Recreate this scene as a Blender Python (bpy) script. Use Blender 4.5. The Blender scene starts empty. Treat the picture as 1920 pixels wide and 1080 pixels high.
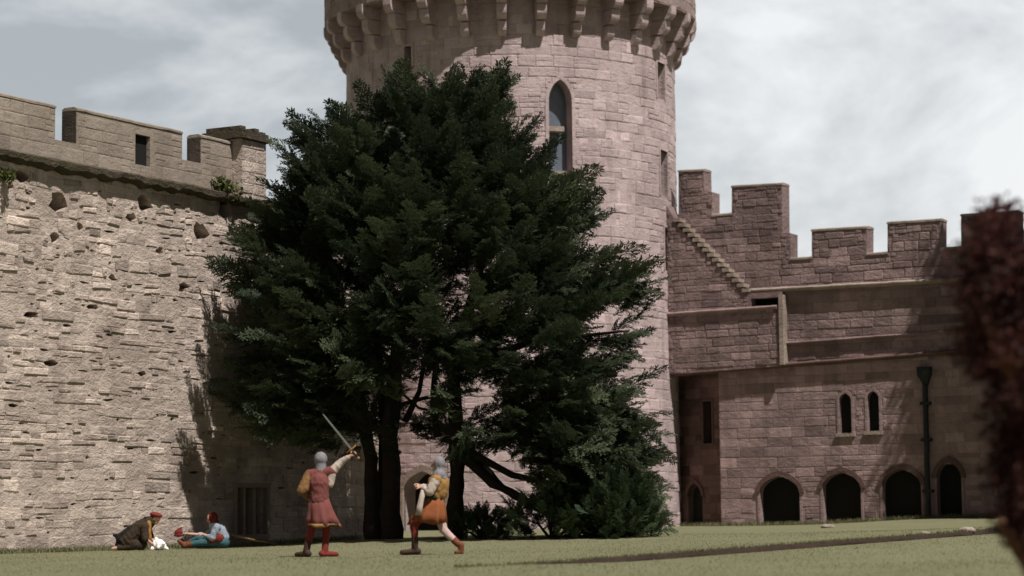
import bpy, bmesh, math, random
import numpy as np
from mathutils import Vector, Matrix, noise
from mathutils.geometry import tessellate_polygon

rnd = random.Random(11)
nr = np.random.default_rng(5)
scene = bpy.context.scene
COL = scene.collection
R = math.radians

# ------------------------------------------------------------------ camera
F = 4400.0                                   # focal length in photo pixels (1920 wide)
CAM = Vector((0, 0, 0.64))
PITCH = math.atan(430 / F)
ROLL = 0.010
_f = Vector((0, math.cos(PITCH), math.sin(PITCH)))
_u0 = Vector((0, -math.sin(PITCH), math.cos(PITCH)))
_x0 = Vector((1, 0, 0))
_r = _x0 * math.cos(ROLL) - _u0 * math.sin(ROLL)
_u = _u0 * math.cos(ROLL) + _x0 * math.sin(ROLL)

def ray(px, py):
    return _f * F + _r * (px - 960) + _u * (540 - py)

def at(px, py, Y):
    """the point of the place that a photo pixel shows at the distance Y"""
    d = ray(px, py)
    return CAM + d * (Y / d.y)

cd = bpy.data.cameras.new('camera')
cam = bpy.data.objects.new('camera', cd)
COL.objects.link(cam)
cam.matrix_world = Matrix(((_r.x, _u.x, -_f.x, CAM.x), (_r.y, _u.y, -_f.y, CAM.y), (_r.z, _u.z, -_f.z, CAM.z), (0, 0, 0, 1)))
cd.sensor_fit = 'HORIZONTAL'
cd.sensor_width = 36
cd.lens = F / 1920 * 36
cd.clip_end = 3000
cd.dof.use_dof = True
cd.dof.focus_distance = 48
cd.dof.aperture_fstop = 0.88
scene.camera = cam

# ------------------------------------------------------------------ light
SUN_EL, SUN_H = R(59), Vector((0.60, -0.80, 0)).normalized()
S = Vector((SUN_H.x * math.cos(SUN_EL), SUN_H.y * math.cos(SUN_EL), math.sin(SUN_EL)))
sl = bpy.data.lights.new('sun', 'SUN')
sl.energy = 5.0
sl.angle = R(0.6)
sl.color = (1.0, 0.955, 0.90)
so = bpy.data.objects.new('sun', sl)
COL.objects.link(so)
so.rotation_euler = (-S).to_track_quat('-Z', 'Y').to_euler()

world = bpy.data.worlds.new('World')
scene.world = world
world.use_nodes = True
nt = world.node_tree
nt.nodes.clear()
def wn(t, **k):
    n = nt.nodes.new(t)
    for a, b in k.items():
        setattr(n, a, b)
    return n
sky = wn('ShaderNodeTexSky', sky_type='NISHITA', sun_disc=False, sun_elevation=SUN_EL, sun_rotation=math.atan2(S.x, S.y))
sky.air_density = 1.0
sky.dust_density = 2.0
tc = wn('ShaderNodeTexCoord')
mp = wn('ShaderNodeMapping')
mp.inputs['Scale'].default_value = (1, 1, 1.9)
mp.inputs['Location'].default_value = (0.37, 0.2, 0.11)
n1 = wn('ShaderNodeTexNoise')
n1.inputs['Scale'].default_value = 7.0
n1.inputs['Detail'].default_value = 9
n1.inputs['Roughness'].default_value = 0.62
n1.inputs['Distortion'].default_value = 0.35
r1 = wn('ShaderNodeValToRGB')
r1.color_ramp.elements[0].position = 0.34
r1.color_ramp.elements[1].position = 0.66
sx = wn('ShaderNodeSeparateXYZ')
mr = wn('ShaderNodeMapRange')
mr.inputs['From Min'].default_value = -0.22
mr.inputs['From Max'].default_value = 0.16
mr.inputs['To Min'].default_value = -0.17
mr.inputs['To Max'].default_value = 0.10
ad = wn('ShaderNodeMath', operation='ADD')
sk = wn('ShaderNodeMix', data_type='RGBA', blend_type='MULTIPLY')
sk.inputs['Factor'].default_value = 1.0
sk.inputs['B'].default_value = (0.10, 0.10, 0.10, 1)
cl = wn('ShaderNodeMix', data_type='RGBA')
cl.inputs['A'].default_value = (0.44, 0.472, 0.49, 1)
cl.inputs['B'].default_value = (0.94, 0.945, 0.945, 1)
mx = wn('ShaderNodeMix', data_type='RGBA')
mx.inputs['Factor'].default_value = 0.86
bg = wn('ShaderNodeBackground')
bg.inputs['Strength'].default_value = 1.0
# the sky radiance is scaled by 0.10 in sk; clouds are added over it
wo = wn('ShaderNodeOutputWorld')
L = nt.links.new
L(tc.outputs['Generated'], mp.inputs['Vector'])
L(mp.outputs['Vector'], n1.inputs['Vector'])
L(tc.outputs['Generated'], sx.inputs[0])
L(sx.outputs['X'], mr.inputs['Value'])
L(n1.outputs['Fac'], ad.inputs[0])
L(mr.outputs['Result'], ad.inputs[1])
L(ad.outputs[0], r1.inputs['Fac'])
L(r1.outputs['Color'], cl.inputs['Factor'])
L(sky.outputs['Color'], sk.inputs['A'])
L(sk.outputs['Result'], mx.inputs['A'])
L(cl.outputs['Result'], mx.inputs['B'])
# the cloud thins out to a darker sky overhead
hi = wn('ShaderNodeMapRange')
hi.inputs['From Min'].default_value = 0.24
hi.inputs['From Max'].default_value = 0.62
hi.inputs['To Min'].default_value = 1.0
hi.inputs['To Max'].default_value = 0.30
L(sx.outputs['Z'], hi.inputs['Value'])
hv_ = wn('ShaderNodeVectorMath', operation='SCALE')
L(mx.outputs['Result'], hv_.inputs[0])
# and the bright bank of cloud stands ahead; the sky behind is deeper
bk = wn('ShaderNodeMapRange')
bk.inputs['From Min'].default_value = -0.35
bk.inputs['From Max'].default_value = 0.55
bk.inputs['To Min'].default_value = 0.34
bk.inputs['To Max'].default_value = 1.0
L(sx.outputs['Y'], bk.inputs['Value'])
hm = wn('ShaderNodeMath', operation='MULTIPLY')
L(hi.outputs['Result'], hm.inputs[0])
L(bk.outputs['Result'], hm.inputs[1])
L(hm.outputs[0], hv_.inputs['Scale'])
L(hv_.outputs[0], bg.inputs['Color'])
L(bg.outputs[0], wo.inputs['Surface'])

scene.view_settings.view_transform = 'Standard'
scene.view_settings.look = 'None'
scene.view_settings.exposure = 0.06
scene.view_settings.gamma = 1.0
scene.view_settings.use_curve_mapping = False
scene.cycles.max_bounces = 6

# ------------------------------------------------------------------ materials
def new_mat(name, rough=0.9, spec=0.2):
    m = bpy.data.materials.new(name)
    m.use_nodes = True
    b = m.node_tree.nodes['Principled BSDF']
    b.inputs['Roughness'].default_value = rough
    b.inputs['Specular IOR Level'].default_value = spec
    return m, m.node_tree, b

def plain(name, col, rough=0.85, metal=0.0, var=0.25, scale=14.0, spec=0.25):
    """a colour with mottled variation and a fine bump"""
    m, t, b = new_mat(name, rough, spec)
    b.inputs['Metallic'].default_value = metal
    n = t.nodes.new('ShaderNodeTexNoise')
    n.inputs['Scale'].default_value = scale
    n.inputs['Detail'].default_value = 5
    tcn = t.nodes.new('ShaderNodeTexCoord')
    t.links.new(tcn.outputs['Object'], n.inputs['Vector'])
    mxn = t.nodes.new('ShaderNodeMix'); mxn.data_type = 'RGBA'
    mxn.inputs['A'].default_value = (*[c * (1 - var) for c in col], 1)
    mxn.inputs['B'].default_value = (*[min(1, c * (1 + var)) for c in col], 1)
    t.links.new(n.outputs['Fac'], mxn.inputs['Factor'])
    t.links.new(mxn.outputs['Result'], b.inputs['Base Color'])
    bp = t.nodes.new('ShaderNodeBump')
    bp.inputs['Strength'].default_value = 0.25
    bp.inputs['Distance'].default_value = 0.02
    t.links.new(n.outputs['Fac'], bp.inputs['Height'])
    t.links.new(bp.outputs[0], b.inputs['Normal'])
    return m

def stone(name, col, col2, stain, stain_amt=0.5, blotch=0.6, bump=0.05, streak=0.0, fine=1.0):
    """weathered stone: per-stone tint attribute, blotches of a second colour, dark stains, pitted bump"""
    m, t, b = new_mat(name, 0.95, 0.12)
    N = t.nodes.new
    lk = t.links.new
    g = N('ShaderNodeNewGeometry')
    def nz(scale, det=5, dist=0.0, vec=None, rough=0.55):
        n = N('ShaderNodeTexNoise')
        n.inputs['Scale'].default_value = scale
        n.inputs['Detail'].default_value = det
        n.inputs['Distortion'].default_value = dist
        n.inputs['Roughness'].default_value = rough
        lk(vec if vec else g.outputs['Position'], n.inputs['Vector'])
        return n.outputs['Fac']
    def ramp(x, a, c):
        r = N('ShaderNodeMapRange')
        r.inputs['From Min'].default_value = a
        r.inputs['From Max'].default_value = c
        lk(x, r.inputs['Value'])
        return r.outputs['Result']
    def mix(f, a, c, blend='MIX'):
        x = N('ShaderNodeMix'); x.data_type = 'RGBA'; x.blend_type = blend
        for s, v in (('Factor', f), ('A', a), ('B', c)):
            if isinstance(v, (tuple, float, int)):
                x.inputs[s].default_value = v if not isinstance(v, tuple) else (*v, 1)
            else:
                lk(v, x.inputs[s])
        return x.outputs['Result']
    def mul(a, k):
        x = N('ShaderNodeMath'); x.operation = 'MULTIPLY'
        lk(a, x.inputs[0])
        if isinstance(k, (int, float)):
            x.inputs[1].default_value = k
        else:
            lk(k, x.inputs[1])
        return x.outputs[0]
    c = mix(mul(ramp(nz(1.3, 6, 0.6), 0.42, 0.62), blotch), col, col2)
    c = mix(mul(ramp(nz(0.35, 6, 1.2), 0.50, 0.72), stain_amt), c, stain)
    c = mix(mul(ramp(nz(6.5, 7, 0.4, rough=0.65), 0.52, 0.75), 0.55), c, stain)
    if streak > 0:
        mpn = N('ShaderNodeMapping')
        mpn.inputs['Scale'].default_value = (1.8, 1.8, 0.12)
        lk(g.outputs['Position'], mpn.inputs['Vector'])
        c = mix(mul(ramp(nz(1.0, 5, 0.3, mpn.outputs['Vector']), 0.54, 0.70), streak), c, stain)
    a = N('ShaderNodeAttribute'); a.attribute_name = 'tint'
    one = N('ShaderNodeMath'); one.operation = 'ADD'; one.inputs[1].default_value = 1.0
    lk(a.outputs['Fac'], one.inputs[0])
    gn = N('ShaderNodeMath'); gn.operation = 'MULTIPLY_ADD'
    lk(nz(28, 4), gn.inputs[0]); gn.inputs[1].default_value = 0.5; gn.inputs[2].default_value = 0.75
    v = mul(one.outputs[0], gn.outputs[0])
    cc = N('ShaderNodeVectorMath'); cc.operation = 'SCALE'
    lk(c, cc.inputs[0]); lk(v, cc.inputs['Scale'])
    lk(cc.outputs[0], b.inputs['Base Color'])
    mps = N('ShaderNodeMapping'); mps.inputs['Scale'].default_value = (1, 1, 1.7)
    lk(g.outputs['Position'], mps.inputs['Vector'])
    h1 = nz(5.0 * fine, 7, 0.5, mps.outputs['Vector'], 0.62)
    h2 = nz(24.0 * fine, 4)
    hs = N('ShaderNodeMath'); hs.operation = 'MULTIPLY_ADD'
    lk(h2, hs.inputs[0]); hs.inputs[1].default_value = 0.3; lk(h1, hs.inputs[2])
    bp = N('ShaderNodeBump')
    bp.inputs['Strength'].default_value = 1.0
    bp.inputs['Distance'].default_value = bump
    lk(hs.outputs[0], bp.inputs['Height'])
    lk(bp.outputs[0], b.inputs['Normal'])
    return m

def leafy(name, ca, cb, scale=0.8, trans=0.25):
    m, t, b = new_mat(name, 0.65, 0.2)
    a = t.nodes.new('ShaderNodeAttribute'); a.attribute_name = 'tint'
    mxn = t.nodes.new('ShaderNodeMix'); mxn.data_type = 'RGBA'
    mxn.inputs['A'].default_value = (*ca, 1)
    mxn.inputs['B'].default_value = (*cb, 1)
    t.links.new(a.outputs['Fac'], mxn.inputs['Factor'])
    t.links.new(mxn.outputs['Result'], b.inputs['Base Color'])
    tr = t.nodes.new('ShaderNodeBsdfTranslucent')
    t.links.new(mxn.outputs['Result'], tr.inputs['Color'])
    ms = t.nodes.new('ShaderNodeMixShader'); ms.inputs[0].default_value = trans
    out = t.nodes['Material Output']
    t.links.new(b.outputs[0], ms.inputs[1]); t.links.new(tr.outputs[0], ms.inputs[2])
    t.links.new(ms.outputs[0], out.inputs['Surface'])
    return m

M = {}
M['rubble'] = stone('cream_rubble', (0.545, 0.452, 0.392), (0.39, 0.318, 0.276), (0.20, 0.16, 0.135), 0.5, 0.9, 0.058, 0.30, 1.0)
M['parapet'] = stone('brown_parapet', (0.30, 0.25, 0.205), (0.25, 0.21, 0.175), (0.15, 0.12, 0.10), 0.35, 0.6, 0.025, 0.2)
M['tower'] = stone('pink_ashlar', (0.505, 0.40, 0.40), (0.425, 0.332, 0.334), (0.235, 0.175, 0.17), 0.45, 0.6, 0.03, 0.5)
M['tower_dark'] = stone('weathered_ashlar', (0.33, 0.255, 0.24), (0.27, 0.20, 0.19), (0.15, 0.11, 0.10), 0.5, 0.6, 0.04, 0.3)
M['red'] = stone('red_brown_stone', (0.275, 0.197, 0.192), (0.208, 0.145, 0.141), (0.105, 0.078, 0.075), 0.55, 0.8, 0.05, 0.5)
M['red_pale'] = stone('pale_red_stone', (0.335, 0.24, 0.234), (0.26, 0.18, 0.175), (0.135, 0.10, 0.097), 0.5, 0.75, 0.03, 0.5)
M['red_dark'] = stone('dark_red_stone', (0.145, 0.093, 0.082), (0.11, 0.07, 0.062), (0.075, 0.045, 0.04), 0.6, 0.8, 0.04, 0.3)  # on the angled wall this colour also carries its shade
M['coping'] = stone('pale_coping', (0.36, 0.295, 0.25), (0.26, 0.205, 0.175), (0.12, 0.09, 0.075), 0.5, 0.6, 0.03, 0.0)
M['moss'] = stone('mossy_ledge', (0.085, 0.068, 0.05), (0.06, 0.055, 0.03), (0.03, 0.025, 0.02), 0.6, 0.8, 0.08, 0.0)
M['end_shade'] = stone('painted_shade_stone', (0.085, 0.068, 0.055), (0.06, 0.048, 0.04), (0.03, 0.025, 0.02), 0.5, 0.7, 0.03)  # shade of the merlon ends, put into the stone colour
M['dullgold'] = plain('dull_gold_cloth', (0.185, 0.095, 0.038), 0.9, 0, 0.3, 9)
M['void'] = plain('opening_shade', (0.012, 0.012, 0.011), 0.9)  # flat dark fill standing for the unlit depth of openings
M['glass'] = plain('leaded_glass', (0.12, 0.14, 0.175), 0.25, 0.0, 0.3, 9, 0.5)
M['iron'] = plain('painted_iron', (0.02, 0.022, 0.024), 0.6)
M['bark'] = plain('dark_bark', (0.028, 0.021, 0.017), 0.95, 0, 0.5, 6)
M['bark_brown'] = plain('brown_bark', (0.12, 0.055, 0.03), 0.95, 0, 0.5, 6)
M['yew'] = leafy('yew_needles', (0.026, 0.040, 0.023), (0.092, 0.112, 0.058))
M['shrub'] = leafy('shrub_leaves', (0.022, 0.038, 0.018), (0.07, 0.100, 0.045))
M['copper'] = leafy('copper_leaves', (0.024, 0.010, 0.009), (0.095, 0.029, 0.024), trans=0.35)
M['dark_leaf'] = leafy('dark_leaves', (0.010, 0.016, 0.012), (0.03, 0.04, 0.024))
M['fern'] = leafy('wall_fern_leaves', (0.06, 0.075, 0.025), (0.14, 0.15, 0.05))
M['blade'] = leafy('grass_blades', (0.165, 0.165, 0.085), (0.31, 0.30, 0.18), trans=0.3)
M['soil'] = plain('bare_soil', (0.035, 0.022, 0.016), 1.0, 0, 0.5, 8)
M['skin'] = plain('skin', (0.50, 0.30, 0.22), 0.6, 0, 0.06)
M['mail'] = plain('mail_hood', (0.22, 0.205, 0.222), 0.8, 0.2, 0.6, 55)
M['rose'] = plain('rose_wool', (0.165, 0.054, 0.048), 0.95, 0, 0.25, 9)
M['gold'] = plain('gold_cloth', (0.30, 0.165, 0.055), 0.85, 0, 0.25, 9)
M['cream'] = plain('cream_linen', (0.44, 0.36, 0.31), 0.9, 0, 0.15, 9)
M['orange'] = plain('orange_wool', (0.24, 0.078, 0.03), 0.95, 0, 0.3, 9)
M['darkred'] = plain('dark_red_hose', (0.17, 0.028, 0.022), 0.95, 0, 0.2, 9)
M['palehose'] = plain('pale_hose', (0.50, 0.36, 0.33), 0.95, 0, 0.2, 9)
M['leather'] = plain('brown_leather', (0.15, 0.05, 0.022), 0.7, 0, 0.3, 9)
M['darkleather'] = plain('dark_leather', (0.045, 0.022, 0.016), 0.7, 0, 0.3, 9)
M['greenbelt'] = plain('dark_green_sash', (0.02, 0.03, 0.018), 0.9)
M['black'] = plain('black_cloth', (0.012, 0.012, 0.012), 0.95)
M['brownwool'] = plain('brown_wool', (0.04, 0.027, 0.017), 0.95)
M['ochre'] = plain('ochre_scarf', (0.30, 0.15, 0.04), 0.95)
M['redcap'] = plain('red_felt', (0.13, 0.018, 0.015), 0.95)
M['bluelinen'] = plain('pale_blue_linen', (0.25, 0.29, 0.35), 0.9)
M['teal'] = plain('teal_hose', (0.042, 0.105, 0.115), 0.95)
M['white'] = plain('white_cloth', (0.85, 0.83, 0.80), 0.9, 0, 0.05)
M['steel'] = plain('sword_steel', (0.42, 0.42, 0.44), 0.35, 0.85, 0.08)
M['wood'] = plain('pale_wood', (0.22, 0.13, 0.065), 0.85, 0, 0.3, 9)
M['eye'] = plain('dark_eye', (0.02, 0.014, 0.012), 0.4)
M['hair'] = plain('dark_hair', (0.03, 0.018, 0.012), 0.8)

def grass_mat():
    m, t, b = new_mat('mown_grass', 1.0, 0.05)
    g = t.nodes.new('ShaderNodeNewGeometry')
    def nz(s, d):
        n = t.nodes.new('ShaderNodeTexNoise')
        n.inputs['Scale'].default_value = s
        n.inputs['Detail'].default_value = d
        n.inputs['Distortion'].default_value = 0.5
        t.links.new(g.outputs['Position'], n.inputs['Vector'])
        return n.outputs['Fac']
    def mix(f, a, c):
        x = t.nodes.new('ShaderNodeMix'); x.data_type = 'RGBA'
        t.links.new(f, x.inputs['Factor'])
        for s, v in (('A', a), ('B', c)):
            if isinstance(v, tuple):
                x.inputs[s].default_value = (*v, 1)
            else:
                t.links.new(v, x.inputs[s])
        return x.outputs['Result']
    c = mix(nz(0.45, 6), (0.13, 0.13, 0.068), (0.27, 0.262, 0.16))
    c2 = mix(nz(9, 6), (0.13, 0.13, 0.07), (0.27, 0.262, 0.16))
    x = t.nodes.new('ShaderNodeMix'); x.data_type = 'RGBA'; x.inputs['Factor'].default_value = 0.5
    t.links.new(c, x.inputs['A']); t.links.new(c2, x.inputs['B'])
    t.links.new(x.outputs['Result'], b.inputs['Base Color'])
    bp = t.nodes.new('ShaderNodeBump'); bp.inputs['Distance'].default_value = 0.05
    t.links.new(nz(30, 5), bp.inputs['Height'])
    t.links.new(bp.outputs[0], b.inputs['Normal'])
    return m
M['grass'] = grass_mat()

# ------------------------------------------------------------------ object helpers
def empty(name, loc, label, cat, group=None):
    o = bpy.data.objects.new(name, None)
    COL.objects.link(o)
    o.location = loc
    o.empty_display_size = 0.2
    return tag(o, label, cat, group)

def tag(o, label=None, cat=None, group=None, kind=None):
    for k, v in (('label', label), ('category', cat), ('group', group), ('kind', kind)):
        if v:
            o[k] = v
    return o

def origin_of(o):
    p = Vector((0, 0, 0))
    while o:
        p += Vector(o.location)
        o = o.parent
    return p

def link(name, me, mat, parent=None, smooth=False):
    """link a mesh given in world coordinates; under a parent it is stored relative to it"""
    if mat:
        me.materials.clear()
        me.materials.append(mat)
    if parent is not None:
        me.transform(Matrix.Translation(-origin_of(parent)))
    if smooth:
        me.polygons.foreach_set('use_smooth', [True] * len(me.polygons))
    o = bpy.data.objects.new(name, me)
    COL.objects.link(o)
    o.parent = parent
    return o

class MB:
    def __init__(s):
        s.v, s.f, s.t = [], [], []
    def face(s, pts, tint=0.0):
        n = len(s.v)
        s.v.extend([tuple(p) for p in pts])
        s.f.append(tuple(range(n, n + len(pts))))
        s.t.append(tint)
    def build(s, name, mat, parent=None, smooth=False, weld=0.0):
        me = bpy.data.meshes.new(name)
        me.from_pydata(s.v, [], s.f)
        if any(s.t):
            a = me.attributes.new('tint', 'FLOAT', 'FACE')
            a.data.foreach_set('value', s.t)
        if weld:
            bm = bmesh.new(); bm.from_mesh(me)
            bmesh.ops.remove_doubles(bm, verts=bm.verts, dist=weld)
            bmesh.ops.recalc_face_normals(bm, faces=bm.faces)
            bm.to_mesh(me); bm.free()
        me.update()
        return link(name, me, mat, parent, smooth)
    def hexa(s, b, t, tint=0.0):
        """closed solid between two quads given in the same order"""
        s.face(list(reversed(b)), tint); s.face(t, tint)
        for i in range(4):
            j = (i + 1) % 4
            s.face([b[i], b[j], t[j], t[i]], tint)
    def loft(s, rings, tint=0.0, caps=True):
        for a, b in zip(rings[:-1], rings[1:]):
            n = len(a)
            for i in range(n):
                j = (i + 1) % n
                s.face([a[i], a[j], b[j], b[i]], tint)
        if caps:
            s.face(list(reversed(rings[0])), tint); s.face(rings[-1], tint)
    def tube(s, pts, rad, n=8, lump=0.0):
        rings = []
        pts = [Vector(p) for p in pts]
        for i, p in enumerate(pts):
            d = (pts[min(i + 1, len(pts) - 1)] - pts[max(i - 1, 0)]).normalized()
            x = d.cross(Vector((0.31, 0.2, 0.93))).normalized() if abs(d.z) < 0.95 else d.cross(Vector((0, 1, 0))).normalized()
            y = d.cross(x)
            rr = rad[i] if isinstance(rad, (list, tuple)) else rad
            rings.append([p + (x * math.cos(a) + y * math.sin(a)) * rr * (1 + lump * noise.noise(p * 3 + x * math.cos(a) * 2 + y * math.sin(a) * 2))
                          for a in [2 * math.pi * k / n for k in range(n)]])
        s.loft(rings)

# surfaces: (u along, v up, w outward) -> world
class Flat:
    def __init__(s, p0, p1, off=0.0):
        s.o = Vector((p0[0], p0[1], 0)); d = Vector((p1[0] - p0[0], p1[1] - p0[1], 0))
        s.len = d.length; s.d = d.normalized()
        s.n = Vector((s.d.y, -s.d.x, 0))
        s.o = s.o + s.n * off
    def P(s, u, v, w=0.0):
        return s.o + s.d * u + s.n * w + Vector((0, 0, v))
    def uv(s, px, py, w=0.0):
        d = ray(px, py)
        t = (s.o + s.n * w - CAM).dot(s.n) / d.dot(s.n)
        p = CAM + d * t
        return ((p - s.o).dot(s.d), p.z)

class Round:
    def __init__(s, c, rad):
        s.c = Vector((c[0], c[1], 0)); s.r = rad
    def P(s, u, v, w=0.0):
        a = u / s.r
        return s.c + Vector((math.sin(a) * (s.r + w), -math.cos(a) * (s.r + w), v))
    def uv(s, px, py, w=0.0):
        d = ray(px, py); o = CAM - s.c
        A = d.x**2 + d.y**2; B = 2 * (o.x * d.x + o.y * d.y); C = o.x**2 + o.y**2 - (s.r + w)**2
        D = max(0, B * B - 4 * A * C)
        p = CAM + d * ((-B - math.sqrt(D)) / (2 * A)) - s.c
        return (math.atan2(p.x, -p.y) * s.r, p.z)

def inside(poly, u, v):
    c = False
    n = len(poly)
    for i in range(n):
        a, b = poly[i], poly[i - 1]
        if (a[1] > v) != (b[1] > v) and u < (b[0] - a[0]) * (v - a[1]) / (b[1] - a[1]) + a[0]:
            c = not c
    return c

def wall_body(mb, S_, outer, holes, thick):
    """a wall outline with real openings, extruded back by its thickness"""
    loops = [outer] + holes
    def ccw(l):
        return sum(l[i - 1][0] * l[i][1] - l[i][0] * l[i - 1][1] for i in range(len(l))) > 0
    loops = [l if ccw(l) == (k == 0) else list(reversed(l)) for k, l in enumerate(loops)]
    flat = [p for l in loops for p in l]
    tris = tessellate_polygon([[Vector((p[0], p[1], 0)) for p in l] for l in loops])
    for t in tris:
        a, b, c = (flat[i] for i in t)
        if (b[0] - a[0]) * (c[1] - a[1]) - (b[1] - a[1]) * (c[0] - a[0]) < 0:
            b, c = c, b
        mb.face([S_.P(*a, 0), S_.P(*b, 0), S_.P(*c, 0)])
        mb.face([S_.P(*c, -thick), S_.P(*b, -thick), S_.P(*a, -thick)])
    for l in loops:
        for i in range(len(l)):
            a, b = l[i - 1], l[i]
            mb.face([S_.P(*b, 0), S_.P(*a, 0), S_.P(*a, -thick), S_.P(*b, -thick)])

def one_stone(mb, S_, u0, u1, v0, v1, w, rough, warp, tint, deep=-0.03):
    bev = min(0.022, (u1 - u0) * 0.12, (v1 - v0) * 0.16)
    def c(u, v):
        return (u + rnd.uniform(-rough, rough), v + rnd.uniform(-rough, rough) + warp(u, v))
    q = [c(u0, v0), c(u1, v0), c(u1, v1), c(u0, v1)]
    cu, cv = (u0 + u1) / 2, (v0 + v1) / 2 + warp((u0 + u1) / 2, (v0 + v1) / 2)
    base = [S_.P(a, b, deep) for a, b in q]
    low = [S_.P(a, b, w * 0.55) for a, b in q]
    top = []
    for a, b in q:
        ka = a + (bev if a < cu else -bev); kb = b + (bev if b < cv else -bev)
        top.append(S_.P(ka, kb, w + rnd.uniform(-0.3, 0.3) * rough))
    mb.face(top, tint)
    for i in range(4):
        j = (i + 1) % 4
        mb.face([base[i], base[j], low[j], low[i]], tint)
        mb.face([low[i], low[j], top[j], top[i]], tint)

def courses(mb, S_, u0, u1, v0, v1, ch, sw, gap, proud, ok, rough=0.008, wav=0.0, tint=0.14, skip=0.0, pale=0.0):
    seed = rnd.uniform(0, 50)
    def warp(u, v):
        return wav * noise.noise(Vector((u * 0.45 + seed, v * 0.9, seed))) if wav else 0.0
    v = v0
    while v < v1:
        h = rnd.uniform(*ch)
        u = u0 - rnd.uniform(0, sw[1])
        hh = min(v + h, v1)
        while u < u1:
            w = rnd.uniform(*sw)
            a, b = max(u, u0), min(u + w, u1)
            u += w
            if b - a < 0.08 or hh - v < 0.06 or rnd.random() < skip:
                continue
            pieces = [(a, b, v, hh)]
            if rnd.random() < 0.18 and hh - v > 0.3:
                m_ = v + (hh - v) * rnd.uniform(0.4, 0.6)
                pieces = [(a, b, v, m_), (a, b, m_, hh)]
            todo = list(pieces); depth = 0
            while todo:
                nxt = []
                for (a_, b_, c_, d_) in todo:
                    if ok(a_, b_, c_, d_):
                        g = gap * rnd.uniform(0.5, 1.9)
                        if b_ - a_ > 2.5 * g and d_ - c_ > 2.5 * g:
                            tn = rnd.gauss(0, tint)
                            if rnd.random() < pale:
                                tn += 0.25
                            one_stone(mb, S_, a_ + g / 2, b_ - g / 2, c_ + g / 2, d_ - g / 2, rnd.uniform(*proud), rough, warp, max(-0.6, min(0.5, tn)) or 0.001)
                    elif depth < 2 and b_ - a_ > 0.14:
                        m_ = (a_ + b_) / 2
                        if d_ - c_ > 0.18:
                            k_ = (c_ + d_) / 2
                            nxt += [(a_, m_, c_, k_), (m_, b_, c_, k_), (a_, m_, k_, d_), (m_, b_, k_, d_)]
                        else:
                            nxt += [(a_, m_, c_, d_), (m_, b_, c_, d_)]
                todo = nxt; depth += 1
        v = hh

def clear_of(outer, holes, pad=0.03):
    def dense(l):
        o = []
        for i in range(len(l)):
            p, q = l[i - 1], l[i]
            k = max(1, int(math.hypot(q[0] - p[0], q[1] - p[1]) / .06))
            o += [(p[0] + (q[0] - p[0]) * j / k, p[1] + (q[1] - p[1]) * j / k) for j in range(k)]
        return o
    hb = [(dense(h), min(p[0] for p in h), max(p[0] for p in h), min(p[1] for p in h), max(p[1] for p in h)) for h in holes]
    def ok(a, b, c, d):
        m1, m2 = (a + b) / 2, (c + d) / 2
        pts = [(a, c), (b, c), (b, d), (a, d), (m1, m2), (m1, c), (m1, d), (a, m2), (b, m2)]
        e = 0.004
        if outer is not None and not all(inside(outer, min(max(p[0], a + e), b - e), min(max(p[1], c + e), d - e)) for p in pts):
            return False
        for hl, (dn, x0, x1, y0, y1) in zip(holes, hb):
            if a - pad > x1 or b + pad < x0 or c - pad > y1 or d + pad < y0:
                continue
            if any(inside(hl, *p) for p in pts):
                return False
            if any(a - pad < q[0] < b + pad and c - pad < q[1] < d + pad for q in dn):
                return False
        return True
    return ok

def arch(l, r, bot, spring, apex, n=7):
    """pointed arch outline in (u, v)"""
    hw = (r - l) / 2; m = (l + r) / 2
    def prof(k):
        t = k / n
        a = R(68) * t
        return (1 - math.cos(a)) / (1 - math.cos(R(68))), math.sin(a) / math.sin(R(68))
    left = [(l + hw * prof(k)[0], spring + (apex - spring) * prof(k)[1]) for k in range(n + 1)]
    right = [(2 * m - p[0], p[1]) for p in reversed(left[:-1])]
    return [(r, bot), *reversed(right), *reversed(left), (l, bot)][::-1] if False else [(l, bot)] + left + right + [(r, bot)]

def ring(mb, S_, inner, outer, w0, w1):
    """band between two open outlines of equal length, standing proud of the wall"""
    n = len(inner)
    for i in range(n - 1):
        a, b, c, d = inner[i], inner[i + 1], outer[i + 1], outer[i]
        mb.face([S_.P(*a, w1), S_.P(*d, w1), S_.P(*c, w1), S_.P(*b, w1)])
        mb.face([S_.P(*d, w1), S_.P(*d, w0), S_.P(*c, w0), S_.P(*c, w1)])
        mb.face([S_.P(*a, w0), S_.P(*a, w1), S_.P(*b, w1), S_.P(*b, w0)])
    for k in (0, n - 1):
        a, d = inner[k], outer[k]
        mb.face([S_.P(*a, w0), S_.P(*d, w0), S_.P(*d, w1), S_.P(*a, w1)])

def panel(mb, S_, outline, w):
    mb.face([S_.P(u, v, w) for u, v in outline])
    mb.face([S_.P(u, v, w - 0.05) for u, v in reversed(outline)])

def bar(mb, S_, a, b, prof, seg=1, jit=0.0):
    """moulding swept along the wall from a=(u,v) to b=(u,v); prof = [(dv, w)]"""
    rings = []
    for k in range(seg + 1):
        t = k / seg
        u = a[0] + (b[0] - a[0]) * t; v = a[1] + (b[1] - a[1]) * t
        j = jit * (noise.noise(Vector((u * 3.1, v, 7.7))) + 0.6 * noise.noise(Vector((u * 9, v, 1.7))))
        rings.append([S_.P(u, v + p[0] + j * (0.6 if p[0] > 0 else 1.4), p[1] + (abs(j) if p[1] > 0 else 0)) for p in prof])
    mb.loft(rings)

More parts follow.
